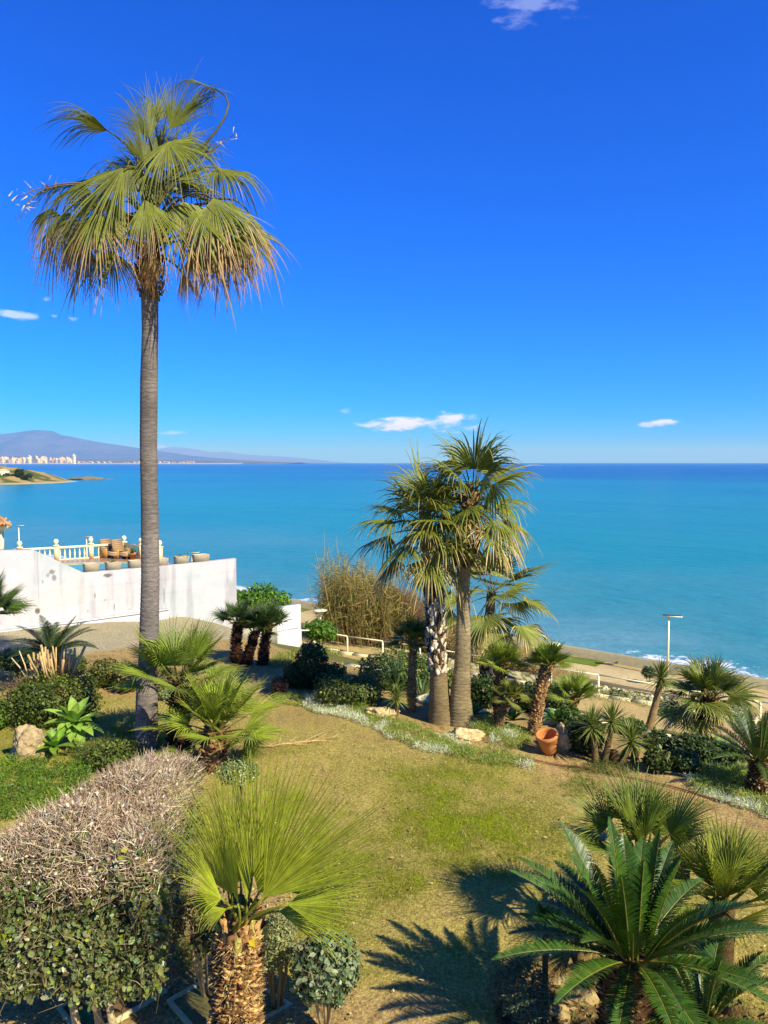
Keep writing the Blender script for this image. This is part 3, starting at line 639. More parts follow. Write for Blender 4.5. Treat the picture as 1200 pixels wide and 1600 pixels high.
def rock_at(p, rad, col, name, label, cat, seed=0, group=None, mat=None, rough=.45, flat=5):
    r = np.random.default_rng(int(seed) + 40); V, F = ICO5; V = V.copy()
    for k in range(flat):                                       # cleave some faces flat
        n = nrm(r.normal(size=3) + np.array([0, 0, .3 * k])); dlt = V @ n - r.uniform(.55, .8); V = V - np.clip(dlt, 0, None)[:, None] * n * .85
    n = fbm(V[:, 0] * 1.6 + seed, V[:, 1] * 1.6, V[:, 2] * 1.6, 5) - .5; n2 = fbm(V[:, 0] * 5 + seed, V[:, 1] * 5, V[:, 2] * 5, 5) - .5; n2 = n2 - .9 * np.exp(-np.abs(fbm(V[:, 0] * 2.2 + seed, V[:, 1] * 2.2 + 7, V[:, 2] * 3.5, 3) - .5) / .02) * .35
    V = V * (1 + rough * n + .32 * n2)[:, None] * np.asarray(rad)
    k = fbm(V[:, 0] / rad[0] * 2.5, V[:, 1] / rad[1] * 2.5, V[:, 2] / rad[2] * 2.5 + seed, 4)[:, None]
    C = np.asarray(col) * (.7 + .6 * k)
    root = MB().add(V + np.asarray(p) , None, F, C)
    o = root.build(name, mat or M_stone, None); return tag(o, label, cat, group)
build_promontory()
# ------------------------------------------------------------------ neighbour's wall, terrace, pool
def wall_t(px):
    k = (px - 600) / FPX; return (k * WALL0[1] - WALL0[0]) / (WDIR[0] - k * WDIR[1])
def wall_p(t): return WALL0 + WDIR * t
def wall_z(px, py): d = wall_p(wall_t(px))[1]; return At(px, py, d)[2]
WN = np.array([WDIR[1], -WDIR[0]])          # faces us
TOPS = [(-90, 861), (50, 859.5), (128, 895), (130, 894.5), (222, 887), (300, 879.5), (367.5, 872.5)]
def build_wall():
    tt = np.array([wall_t(p[0]) for p in TOPS]); zz = np.array([wall_z(*p) for p in TOPS])
    t0, t1 = tt[0], tt[-1]; zb = -1.2
    root = thing('boundary_wall', 'tall stained white boundary wall below the balustraded pool terrace', 'wall', (*wall_p(t0), zb))
    nu, nv = 420, 70; u = np.linspace(t0, t1, nu); v = np.linspace(0, 1, nv); U, W = np.meshgrid(u, v)
    top = np.interp(U, tt, zz); z = zb + (top - zb) * W; xy = WALL0 + U[..., None] * WDIR
    off = (fbm(U * 1.3, z * 1.3, 0, 3) - .5) * .02
    P = np.concatenate([xy + WN * (.0 + off[..., None]), z[..., None]], -1).reshape(-1, 3)
    uu, z1 = U.ravel(), z.ravel()
    drip = fbm(uu * 2.6, z1 * .22, 0, 4, 1, 2.); st = fbm(uu * .8, z1 * .9, 0, 4, 1, 8.); fine = fbm(uu * 7, z1 * 7, 0, 3, 1, 4.)
    C = np.array((.52, .52, .82)) * (1 - .30 * sstep(.52, .72, drip) * (.4 + .6 * W.ravel()))[:, None] * (.90 + .16 * st)[:, None]
    warm = sstep(.5, .7, st)[:, None]; C = C * (1 - .16 * warm * np.array((0, .12, .45)))
    cool = sstep(.55, .66, fbm(uu * .5, z1 * 1.2, 0, 2, 1, 21.))[:, None]; C = C * (1 - cool * np.array((.10, .03, .03)))
    for (px, py, w, h, k) in [(78, 893, .16, .12, .6), (80, 903, .1, .14, .55), (70, 899, .1, .1, .4), (165, 899, .22, .07, .75), (52, 955, .13, .14, .8), (144, 931, .035, .16, .6), (160, 937, .06, .06, .6), (174, 948, .04, .18, .5), (198, 952, .07, .05, .45), (132, 955, .06, .05, .4), (253, 930, .06, .4, .35), (256, 900, .08, .8, .16), (353, 905, .03, .35, .3), (62, 909, .05, .08, .4)]:
        a = wall_t(px); zc = wall_z(px, py); q = np.exp(-(((uu - a) / w) ** 2 + ((z1 - zc) / h) ** 2) * 1.6) * (.2 + 1.6 * fine) - .3
        C = C * (1 - k * sstep(0.05, .4, q)[:, None] * np.array((.9, .95, 1.0)))
    a0 = wall_t(55); crack = np.exp(-((uu - a0 - .02 * (fine - .5)) / .016) ** 2) * (z1 > .9); C = C * (1 - .25 * crack[:, None])
    for zc in (.62, 1.12):                                                  # faint lift lines in the render
        C = C * (1 - .09 * np.exp(-((z1 - zc - .05 * (st - .5)) / .02) ** 2)[:, None] * sstep(.35, .6, drip)[:, None])
    i = np.arange(nv - 1)[:, None] * nu; j = np.arange(nu - 1)[None]; Q = np.stack([i + j, i + j + 1, i + nu + j + 1, i + nu + j], -1).reshape(-1, 4)
    b = MB().add(P, Q, None, C)
    bk = [(*(wall_p(t) - WN * .38), z_) for t, z_ in zip(tt, zz)]; fr = [(*(wall_p(t) + WN * .0), z_) for t, z_ in zip(tt, zz)]
    n = len(tt); V = fr + bk + [(*(wall_p(t) - WN * .38), zb) for t in tt]
    b.add(V, [(k, k + 1, n + k + 1, n + k) for k in range(n - 1)] + [(n + k, n + k + 1, 2 * n + k + 1, 2 * n + k) for k in range(n - 1)], None, (.50, .51, .8))
    e = (*wall_p(t1), zb); b.add([e, fr[-1], bk[-1], V[-1]], [(0, 3, 2, 1)], None, (.50, .51, .8))
    b.build('wall_body', M_wall, root)
    tp = wall_t(257); zp = wall_z(130, 969); b = MB()
    b.box((t0, -.14, zb), (tp, -.003, zp), (.45, .47, .76), WDIR, (*WALL0, 0)); b.box((t0, -.17, zp), (tp, -.003, zp + .035), (.56, .56, .84), WDIR, (*WALL0, 0))
    b.build('plinth', M_wall, root)
    # lower wall stepping down the slope
    c = wall_p(t1); tl = wall_t(462) - t1; r2 = thing('low_wall', 'low white wall stepping down the slope behind the three dark palms', 'wall', (*c, -2.4))
    MB().box((0.01, -.30, -3.2), (tl, 0, -.44), (.52, .53, .8), WDIR, (*c, 0)).box((tl * .45, -.62, -3.2), (tl * .93, -.303, -1.35), (.51, .52, .78), WDIR, (*c, 0)).build('wall_body', M_wall, r2)
    r3 = thing('grey_low_wall', 'short grey wall at the foot of the white wall corner', 'wall', (*wall_p(wall_t(340)), -1))
    MB().box((wall_t(338), -1.5, -1.6), (wall_t(398), -1.3, -.62), (.38, .37, .42), WDIR, (*WALL0, 0)).build('wall_body', M_wall, r3)  # one even grey, darker than the white walls
    # planters on the wall
    r = np.random.default_rng(2)
    for k, (xa, xb, yb) in enumerate([(131, 153, 894), (166, 188, 892), (202, 222, 888), (240, 262, 885), (275, 295, 882), (304, 327, 879)]):
        ta, tb = wall_t(xa), wall_t(xb); z0 = np.interp((ta + tb) / 2, tt, zz) + .002
        rt = thing('planter', ['stone trough planter on the wall nearest the wall step', 'stone trough planter on the wall second from the step', 'stone trough planter on the wall just left of the tall palm trunk', 'stone trough planter on the wall just right of the tall palm trunk', 'stone trough planter with a green sprig on the wall top', 'stone trough planter on the wall nearest the sea end'][k], 'planter', (*wall_p((ta + tb) / 2), z0), 'trough planters on the wall')
        b = MB(); w = tb - ta
        V = [(x, y, z) for z, f in ((0, .9), (.26, 1.0)) for (x, y) in ((-w / 2 * f, -.15 * f), (w / 2 * f, -.15 * f), (w / 2 * f, .15 * f), (-w / 2 * f, .15 * f))]
        V = np.array(V); V = V[:, :1] * np.array([*WDIR, 0]) + V[:, 1:2] * np.array([-WDIR[1], WDIR[0], 0]) + V[:, 2:] * np.array([0, 0, 1.]) + np.array([*(wall_p((ta + tb) / 2) - WN * .19), z0])
        b.add(V, [(0, 1, 5, 4), (1, 2, 6, 5), (2, 3, 7, 6), (3, 0, 4, 7), (0, 3, 2, 1)], None, (.54, .48, .52)); b.build('trough', M_conc, rt)
        MB().box((-w / 2 + .03, .06, .215), (w / 2 - .03, .32, .22), (.12, .08, .05), WDIR, (*wall_p((ta + tb) / 2), z0)).build('soil', M_ground, rt)
        if k in (1, 4):
            q = V[4:].mean(0) + r.normal(size=(60, 3)) * np.array([w * .2, .06, .03]); leaf_cloud(q, nrm(r.normal(size=(60, 3))), .08, r, (.08, .13, .03), tri=True, aspect=.4, up=1.0).build('sprig', M_leaf, rt)
build_wall()
TZ = -.5; TC = np.array([-15.9, 45.0]); TE = nrm(np.array([4.9, 3.0])); TR = nrm(np.array([3.1, -2.8]))
def build_terrace():
    poly = [TC + TE * .2 - TR * .2, TC + TR * 7.5 + TE * .2, np.array([-8.4, 28.0]), np.array([-16, 19.6]), np.array([-34, 30.0]), TC - TE * 16 - TR * .2]
    root = thing('pool_terrace', 'brown paved pool terrace behind the white wall', 'terrace', (*TC, TZ))
    n = len(poly); V = [(*p, TZ) for p in poly] + [(*p, -6.6) for p in poly]
    b = MB(); b.add(V[:n], None, [(0, k + 1, k) for k in range(1, n - 1)], (.33, .20, .16)); b.build('paving', M_tile, root)
    b = MB(); b.add([(x, y, z - .004) for x, y, z in V], [(k, (k + 1) % n, n + (k + 1) % n, n + k) for k in range(n)], None, (.72, .68, .6)); b.build('retaining_wall', M_wall, root)
    # pool
    c = np.array([-14.9, 39.3]); a = np.linspace(0, 2 * math.pi, 40, endpoint=False)
    pr = thing('swimming_pool', 'blue swimming pool with pale curved coping on the terrace', 'pool', (*c, TZ))
    E = lambda f: np.stack([c[0] + 3.9 * f * np.cos(a), c[1] + (2.1 * f) * np.sin(a)], -1)
    r1, r2 = E(1.0), E(1.1); k = np.arange(40); k2 = (k + 1) % 40
    z0, z1 = np.full((40, 1), TZ + .004), np.full((40, 1), TZ + .09)
    MB().add(np.vstack([np.hstack([r1, z1]), np.hstack([r2, z1]), np.hstack([r1, z0]), np.hstack([r2, z0])]), np.concatenate([np.stack([k, k + 40, k2 + 40, k2], -1)[:, ::-1], np.stack([k, k2, k2 + 80, k + 80], -1), np.stack([k + 40, k + 120, k2 + 120, k2 + 40], -1)]), None, (.75, .66, .52)).build('coping', M_conc, pr)
    MB().add(np.vstack([np.hstack([r1, z0 + .02]), [[*c, TZ + .024]]]), None, np.stack([k, k2, np.full(40, 40)], -1), (.03, .30, .55)).build('water', M_tile, pr)
    # balustrade
    br = thing('balustrade', 'cream balustrade with ball finials round the pool terrace', 'balustrade', (*TC, TZ))
    prof = [(.05, 0), (.05, .04), (.03, .06), (.035, .12), (.06, .24), (.05, .36), (.03, .48), (.028, .54), (.045, .58), (.045, .62)]
    bal = MB().lathe(prof, 10, C=(.80, .74, .64)).mesh('baluster', M_white, smooth=True)
    pst = MB().box((-.12, -.12, 0), (.12, .12, .82), (.78, .66, .54)).box((-.15, -.15, .82), (.15, .15, .90), (.82, .77, .68)).mesh('post', M_white)
    fin = MB().lathe([(.06, .90), (.05, .95), (.1, .99), (.135, 1.06), (.14, 1.12), (.12, 1.19), (.06, 1.24), (.001, 1.25)], 12, C=(.84, .80, .72)).mesh('finial', M_white, smooth=True)
    def seg(p, q, posts):
        d = q - p; L = np.hypot(*d); d = d / L
        b = MB(); b.box((0, -.09, .68), (L, .09, .80), (.82, .76, .66), d, (*p, TZ)); b.build('rail', M_white, br)
        b = MB(); b.box((0, -.09, 0.002), (L, .09, .06), (.82, .76, .66), d, (*p, TZ)); b.build('base_rail', M_white, br)
        for k in range(int(L / .27)):
            x = (k + .5) * .27
            if min(abs(x - f) for f in posts) < .17: continue
            inst('baluster', bal, br, (*(p + d * x), TZ + .06))
        for f in posts:
            o = inst('post', pst, br, (*(p + d * f), TZ + .003), math.atan2(d[1], d[0])); g = bpy.data.objects.new('finial', fin); COL.objects.link(g); g.parent = o
    seg(TC, TC - TE * 15, [0.0, 1.92, 3.84, 5.76, 7.68, 9.6, 11.5, 13.4])
    seg(TC + TR * .13, TC + TR * 4.1, [1.85, 3.9])
    # loungers
    for px, py, lab in ((174, 872, 'left wicker lounge chair on the pool terrace'), (194, 871, 'right wicker lounge chair at the balustrade corner')):
        p = At(px, py, 44.0); p = np.array([p[0], 44.2 if px < 180 else 44.0, TZ + .004]); rt = thing('lounge_chair', lab, 'lounge chair', p, 'wicker lounge chairs')
        ax = nrm(np.array([.82, -.57])); w = (.36, .24, .18)
        MB().box((-.55, -.38, .16), (.75, .38, .30), w, ax, p).build('seat_frame', M_wick, rt)
        MB().box((-.42, -.33, .302), (.72, .33, .38), (.50, .37, .32), ax, p).build('cushion', M_wick, rt)
        b = MB(); K = 7
        for k in range(K):
            f = k / (K - 1); x0 = -.50 - .28 * f ** 1.3; b.box((x0 - .05, -.38 + .05 * f ** 3, .30 + .11 * k), (x0 + .05, .38 - .05 * f ** 3, .30 + .11 * (k + 1) + .01), w, ax, p)
        b.build('backrest', M_wick, rt)
        for s_ in (-1, 1): MB().box((-.62, s_ * .42 - .045, .02), (.05, s_ * .42 + .045, .56), (.40, .23, .11), ax, p).build('armrest', M_wick, rt)
        for xx in (-.5, .65):
            for yy in (-.3, .3): MB().box((xx - .03, yy - .03, 0), (xx + .03, yy + .03, .16), (.2, .12, .06), ax, p).build('leg', M_wick, rt)
    p = np.array([*(TC + TR * 2.0 - TE * .5), TZ + .004]); rt = thing('plant_pot', 'small terracotta pot with a plant beside the balustrade', 'plant pot', p)
    MB().lathe([(.001, 0), (.13, 0), (.19, .3), (.21, .3), (.21, .36), (.17, .36), (.16, .30), (.001, .30)], 14, p, (.50, .20, .09)).build('pot', M_clay, rt)
    r = np.random.default_rng(6); b = MB()
    for k in range(16): strap(b, p + np.array([0, 0, .3]), azel(k * 2.4, R_(80 - 3 * k)), .55, .05, .4, r, (.06, .12, .03), 'strap', 4)
    b.build('plant', M_leaf, rt)
    # porch of the house at the left edge
    e = At(25, 815, 42.0); rt = thing('house', 'corner of a tile roofed house with cream column at the left edge', 'house', (e[0] - 1, 42, TZ))
    b = MB(); b.box((e[0] - 6, 41.55, e[2] - .42), (e[0] - .55, 42.6, e[2] - .16), (.80, .74, .62)); b.build('wall', M_wall, rt)
    MB().box((e[0] - .95, 41.6, TZ), (e[0] - .65, 41.9, e[2] - .42), (.80, .73, .60)).build('column', M_wall, rt)
    rf = MB(); rf.add([(e[0], 41.2, e[2] - .14), (e[0] - 7, 41.2, e[2] - .14), (e[0] - 7, 44.5, e[2] + 1.3), (e[0] - 4.6, 44.5, e[2] + 1.3), (e[0] - 3.6, 47.5, e[2] - .14)], [(0, 3, 2, 1)], [(0, 4, 3)], (.42, .20, .12)); rf = rf.build('roof', M_clay, rt)
    til = MB(); a = np.linspace(0, math.pi, 7)
    for ln, wd in ((.42, .09),):
        V = np.array([(wd * f * math.cos(q), y, wd * f * math.sin(q)) for y, f in ((0, 1.0), (ln, .85)) for q in a]); til.add(V, [(k, k + 1, k + 8, k + 7) for k in range(6)], None, (.48, .24, .14))
    tm = til.mesh('tile', M_clay); sl = math.atan2(1.44, 3.3)
    for ci in range(17):
        for ri in range(6):
            x = e[0] - .12 - ci * .2; y = 41.14 + ri * .38
            if x > e[0] - (y - 41.2) * 1.3 - .05: continue
            o = inst('tile', tm, rf, (x, y, e[2] - .12 + (y - 41.2) * 1.44 / 3.3)); o.rotation_euler = (sl, 0, 0)
    hp = MB()
    for k in range(6):
        f0, f1 = k / 6, (k + 1) / 6; A, B = np.array([e[0], 41.2, e[2] - .1]), np.array([e[0] - 4.6, 44.5, e[2] + 1.34]); hp.tube([A + (B - A) * f0, A + (B - A) * f1], [.10, .08], 8, (.52, .27, .17))
    hp.build('hip_tiles', M_clay, rt)
build_terrace()

# ------------------------------------------------------------------ shore: promenade, sea wall, lamps, fence, kerb
def build_shore():
    U = np.array([-NY, NX])
    def strip(name, s0, s1, z0, z1, t0, t1, col, mat, label, kind, n=240, wob=0.0, cat=None):
        t = np.linspace(t0, t1, n); r = fbm(t * .8, t * 0, s0, 3) - .5; V = []; C = []
        for k in range(n):
            for (s, z) in ((s0, z0), (s0, z1), (s1, z1), (s1, z0)): V.append(ST(s + wob * r[k], t[k], z)); C.append(np.asarray(col) * (.85 + .5 * (fbm(np.array([t[k] * .6]), np.array([s]), z, 3)[0] - .2)))
        Q = [(k * 4 + m, k * 4 + (m + 1) % 4, (k + 1) * 4 + (m + 1) % 4, (k + 1) * 4 + m) for k in range(n - 1) for m in range(4)]
        o = MB().add(V, Q, None, np.array(C)).build(name, mat); return tag(o, label, cat, kind=kind)
    strip('promenade', 36.0, 39.98, -7.2, -6.1, -60, 190, (.50, .40, .30), M_conc, 'sandy coloured paved promenade along the sea wall', 'structure')
    strip('sea_wall', 40.0, 40.42, -9.0, -5.62, -60, 190, (.34, .31, .28), M_conc, 'long low grey concrete sea wall along the promenade', 'thing', cat='wall')
    strip('promenade_kerb', 35.6, 35.97, -7.2, -6.0, -60, 190, (.15, .12, .10), M_conc, 'dark low retaining kerb on the land side of the promenade', 'thing', cat='kerb')
    strip('verge', 38.6, 39.96, -6.4, -6.085, 16.5, 22.5, (.13, .19, .04), M_ground, 'green weedy verge at the foot of the sea wall', 'structure', 40, .5)
    strip('verge', 38.4, 39.96, -6.4, -6.085, 40, 47, (.15, .17, .05), M_ground, 'weedy verge at the sea wall behind the garden lamp', 'structure', 40, .5)
    for k, (px, py) in enumerate([(1045, 963), (547, 905), (300, 863), (135, 838.5), (29, 821)]):
        f = NX * (px - 600) / FPX + NY; d = 39.2 / f; top = At(px, py, d); x, y = top[0], top[1]
        lab = ['white promenade street lamp with flat solar head at the right', 'promenade street lamp rising behind the reed thicket', 'promenade street lamp just beyond the sea end of the white wall', 'promenade street lamp behind the balustrade loungers', 'promenade street lamp farthest away at the far left'][k]
        rt = thing('street_lamp', lab, 'street lamp', (x, y, -6.1), 'promenade lamps')
        MB().tube([(x, y, -6.1), (x, y, top[2])], [.075, .05], 10, (.78, .78, .78)).build('pole', M_white, rt)
        MB().box((-.16, -.16, -6.098), (.16, .16, -6.03), (.5, .5, .5), None, (x, y, 0)).build('base_plate', M_metal, rt)
        ax = nrm(np.array([.96, -.28]))
        MB().box((-.30, -.16, 0), (.66, .16, .05), (.75, .76, .78), ax, (x, y, top[2])).build('lamp_head', M_white, rt)
        MB().box((-.28, -.145, .052), (.64, .145, .066), (.02, .03, .08), ax, (x, y, top[2])).build('solar_panel', M_tile, rt)
    # fence of the lower path
    A, B = np.array([-3.8, 40.0]), np.array([14.7, 28.4]); rt = thing('path_fence', 'white post and rail fence along the sandy path', 'fence', (*A, hz(*A)))
    pm = MB().box((-.04, -.04, -.3), (.04, .04, .88), (.80, .80, .78)).mesh('post', M_white)
    ks = []
    for px in (491, 542, 598, 657, 722, 790, 862, 941, 1037, 1118, 1200, 1290):
        k = (px - 600) / FPX; f = (k * A[1] - A[0]) / ((B - A)[0] - k * (B - A)[1]); p = A + (B - A) * f; ks.append(np.array([*p, hz(*p)])); inst('post', pm, rt, ks[-1])
    for a, b_ in zip(ks[:-1], ks[1:]):
        MB().tube([a + np.array([0, 0, .86]), b_ + np.array([0, 0, .86])], .032, 6, (.80, .80, .78)).build('rail', M_white, rt)
        MB().tube([a + np.array([0, 0, .44]), b_ + np.array([0, 0, .44])], .010, 5, (.55, .54, .5)).build('wire', M_metal, rt)
    kb = thing('path_kerb', 'pale kerb stones along the foot of the path fence', 'kerb', ks[0]); off = nrm(np.array([-NX, -NY])) * .35
    r = np.random.default_rng(4); k = 0; L = np.linalg.norm((ks[-1] - ks[0])[:2]); dr = nrm((ks[-1] - ks[0])[:2])
    km = MB().box((0, -.09, -.2), (.92, .09, .12), (.62, .58, .50)).mesh('kerb_stone', M_conc)
    while k * .95 < L - 1: p = ks[0][:2] + dr * k * .95 + off; inst('kerb_stone', km, kb, (*p, hz(*p)), math.atan2(dr[1], dr[0]) + r.normal(0, .01)); k += 1
    # gate posts by the low wall and a cross rail
    rt = thing('gate_fence', 'white gate posts with a cross rail beside the low white wall', 'fence', (*At(463, 1005, 31)[:2], -2.4))
    p = At(463, 966, 30.2); MB().box((-.05, -.05, -2.9), (.05, .05, p[2]), (.82, .82, .80), None, (p[0], p[1], 0)).build('post', M_white, rt)
    q = At(490, 971, 39.0); MB().box((-.06, -.06, -5.2), (.06, .06, q[2]), (.82, .82, .80), None, (q[0], q[1], 0)).build('post', M_white, rt)
    e = At(522, 985, 41.0); q2 = At(490, 985, 39.0); p2 = At(463, 985, 30.2)
    MB().tube([p2, q2, e], .035, 6, (.80, .80, .78)).build('rail', M_white, rt)
    # garden lamps
    for px, py, s_, lab in ((500.5, 952, 29.0, 'white dish topped garden lamp by the gate posts'), (862, 1004, 30.0, 'slim white garden lamp post by the path fence at right')):
        f = NX * (px - 600) / FPX + NY; d = s_ / f; p = At(px, py, d); g = hz(p[0], p[1]); rt = thing('garden_lamp', lab, 'lamp', (p[0], p[1], g), 'garden lamps'); o = (p[0], p[1], p[2])
        MB().tube([(p[0], p[1], g - .1), (p[0], p[1], p[2] - .3)], .045, 8, (.78, .78, .76)).build('pole', M_white, rt)
        MB().lathe([(.05, -.45), (.09, -.40), (.24, -.10), (.25, -.08), (.2, -.08)], 14, o, (.62, .62, .60)).build('diffuser', M_tile, rt)
        MB().lathe([(.001, .02), (.38, -.04), (.40, -.07), (.36, -.08), (.001, -.06)], 18, o, (.85, .85, .83)).build('lamp_shade', M_white, rt, smooth=True)
    # white kerb along the edge of the upper garden
    kb = thing('garden_kerb', 'white painted kerb blocks edging the upper garden terrace', 'kerb', ST(14.9, 0, -.3)); km = [MB().box((-.30, -.10, -.35), (.30 , .10, .04 + .02 * q), (.58, .56, .52)).mesh('kerb_block', M_wall) for q in range(3)]
    for k in range(34):
        p = ST(14.95 + .05 * r.normal(), -7.5 + k * .63); p[2] = hz(p[0], p[1]); inst('kerb_block', km[k % 3], kb, p, math.atan2(NX, -NY) + r.normal(0, .03))
    r_ = np.random.default_rng(12)                     # rubble strip: loose pale stones
    V, F = ICO3; b = MB()
    for k in range(420):
        p = ST(r_.uniform(30.8, 33.5), r_.uniform(-2, 15)); p[2] = hz(p[0], p[1]) + .02; sz = r_.uniform(.05, .17)
        b.add(V * sz * r_.uniform(.6, 1.2, 3) * (1 + .08 * r_.normal(size=(len(V), 1))) + p, None, F, np.array((.62, .57, .49)) * r_.uniform(.6, 1.1))
    tag(b.build('rubble', M_stone), 'loose pale stones strewn along the path fence', 'stones', kind='stuff')
build_shore()
C_PALM = (.125, .145, .022); C_YEL = (.235, .285, .03); C_DEAD = (.30, .20, .11); TRGREY = (.235, .19, .165)
UPV = np.array([0, 0, 1.0])
# ------------------------------------------------------------------ the tall palm
def build_tall_palm():
    D = 13.3; base = G(228, 1172); D = base[1]
    root = thing('palm_tree', 'tall slender fan palm with shaggy crown standing beside the white wall', 'palm tree', base)
    pts = [base - UPV * .1] + [At(x, y, D) for x, y in ((230, 1080), (233, 1000), (235, 900), (234, 800), (232, 700), (233, 600), (235, 520), (234, 450), (236, 380))]
    trunk(root, pts, [.205, .185, .172, .165, .155, .148, .145, .142, .145, .13], (.205, .18, .235), 20, 420, .018, 1, ringn=120)
    P0 = At(236, 365, D)
    stubs(root, [At(234, 470, D), At(235, 400, D), At(237, 330, D)], [.15, .2, .12], 110, .16, [(.26, .08, .04), (.14, .06, .035), (.30, .17, .09)], 3, out=.6, up=.7, wid=.4)
    r = np.random.default_rng(21)
    # hastula px, tip px, depth offsets of both, facing (0 = up, 1 = to camera), spread, droop, brown, scale
    L = [((168, 204), (62, 146), -.1, -.5, .2, 60, .55, .06), ((337, 139), (284, 118), .1, .3, .3, 55, .8, .05), ((266, 202), (296, 132), -.3, -.4, 1, 42, .18, .02), ((234, 215), (208, 140), -.15, -.1, .8, 45, .35, .04),
         ((246, 190), (244, 128), .1, .2, .6, 50, .5, .04), ((288, 185), (322, 120), .4, .7, .2, 60, .7, .04), ((262, 222), (292, 290), -.7, -1.2, .8, 85, .55, .07), ((338, 262), (428, 276), .2, .3, .15, 100, .75, .12),
         ((333, 310), (424, 372), -.5, -.7, .5, 80, .55, .38), ((192, 262), (62, 318), -.8, -1.2, .8, 62, .30, .13), ((200, 258), (190, 340), -.7, -1.1, .7, 70, .75, .22), ((226, 312), (250, 392), -.9, -1.3, .9, 48, .4, .32), ((284, 315), (318, 388), -.5, -.9, .8, 75, .6, .42),
         ((330, 365), (345, 452), -.2, -.3, .6, 70, .5, .5), ((365, 350), (402, 440), -.1, .1, .5, 75, .5, .52), ((140, 392), (108, 462), .1, .0, .5, 60, .4, .3), ((176, 392), (160, 462), -.4, -.5, .7, 70, .35, .38), ((105, 330), (68, 402), -.3, -.4, .5, 70, .5, .5),
         ((150, 335), (140, 405), -.9, -1.3, .9, 85, .45, .48), ((128, 282), (48, 300), .5, .7, .2, 80, .7, .2), ((292, 282), (345, 300), .6, 1.2, .2, 90, .8, .2), ((300, 395), (330, 450), -.4, -.5, .7, 55, .5, .75),
         ((352, 330), (418, 380), .4, .8, .3, 85, .7, .35), ((120, 350), (92, 420), .7, 1.0, .3, 80, .6, .45), ((310, 345), (345, 410), .7, 1.2, .3, 85, .7, .45), ((180, 330), (150, 395), .8, 1.3, .3, 85, .7, .4), ((215, 330), (90, 360), .4, .6, .4, 70, .5, .35), ((228, 300), (205, 230), .5, 1.0, .2, 80, .6, .08), ((268, 300), (300, 215), .6, 1.2, .2, 80, .6, .08), ((300, 235), (335, 215), .3, .6, .2, 70, .9, .06),
         ((225, 252), (212, 178), -.2, -.2, .7, 45, .35, .06), ((250, 246), (264, 172), -.1, 0., .7, 42, .3, .05), ((281, 252), (316, 188), .1, .2, .6, 48, .45, .06), ((240, 272), (238, 196), .2, .3, .7, 46, .3, .05), ((212, 268), (165, 228), .2, .4, .5, 60, .6, .1), ((272, 280), (330, 250), .1, .3, .4, 60, .6, .1),
         ((95, 345), (72, 430), .1, .1, .5, 70, .55, .55), ((130, 362), (125, 440), -.3, -.4, .7, 75, .5, .5), ((348, 385), (362, 460), .2, .2, .5, 75, .5, .5), ((382, 358), (412, 430), -.3, -.4, .6, 75, .5, .5), ((392, 338), (424, 410), .2, .3, .5, 70, .55, .5), ((80, 325), (52, 392), .2, .1, .4, 70, .55, .5), ((160, 300), (112, 372), -.6, -.9, .8, 70, .45, .3), ((300, 330), (375, 400), -.7, -1.0, .8, 70, .5, .42),
         ((238, 395), (232, 452), -.45, -.4, .9, 42, .5, 1.1), ((285, 428), (310, 470), .1, .2, .4, 46, .4, 1.1), ((222, 400), (212, 450), .3, .3, .4, 40, .5, 1.1)]
    for i, (h, t, dh, dt, fc, spd, dr, br) in enumerate(L):
        Hh, tp = At(*h, D + dh), At(*t, D + dt); d = tp - Hh; R = np.linalg.norm(d) * (1.0 if i < 7 else 1.12)
        face = nrm(At(600, 800, .01) * 0 + np.array([0, -1, .25])); nh = nrm((1 - fc) * UPV + fc * face + .12 * r.normal(size=3)); nh = nh - nrm(d) * (nh @ nrm(d))
        dr = dr * (1.0 if 2 <= i <= 3 else 1.8 if br > .3 and br < 1 else 1.35); br = br * .9 if i < 7 or br > 1 else min(.75, br * 1.12 + .03)
        b = At(237, 300 + min(1, max(0, (h[1] - 150) / 260)) * 95, D)
        grn = np.array(C_PALM) * (1.25 if fc > .7 else 1.0)
        if br > 1: grn = np.array(C_DEAD)
        fan(MB(), b, Hh, d, nh, R, r, wf=.44, nseg=44, spread=spd, droop=dr, t0=.38, split=.46, brown=br, green=grn, tip=(.36, .235, .15), pet=.028, petc=(.13, .12, .035) if br < 1 else (.2, .12, .06), K=9, ragged=.2, wind=-.25 if i < 2 else 0., dpow=1.4 if 2 <= i <= 3 else .8, cup=-.1 if i < 7 else -.38).build('frond', M_leaf, root)
    # wind-blown dry flower stalks
    for a_, b_, c_ in (((270, 270), (320, 245), (368, 209)), ((170, 290), (90, 275), (25, 310)), ((150, 290), (50, 278), (32, 340))):
        q = np.linspace(0, 1, 12)[:, None]; A_, B_, C_ = At(*a_, D), At(*b_, D - .2), At(*c_, D - .3)
        P = A_ * (1 - q) ** 2 + 2 * B_ * q * (1 - q) + C_ * q * q; b = MB().tube(P, np.linspace(.014, .005, 12), 5, (.2, .15, .09))
        for k in range(5, 12): leaf_cloud(P[k] + .05 * r.normal(size=(4, 3)), nrm(r.normal(size=(4, 3))), .12, r, (.45, .38, .28), tri=True, aspect=.25, mb=b)
        b.build('flower_stalk', M_twig, root)
build_tall_palm()

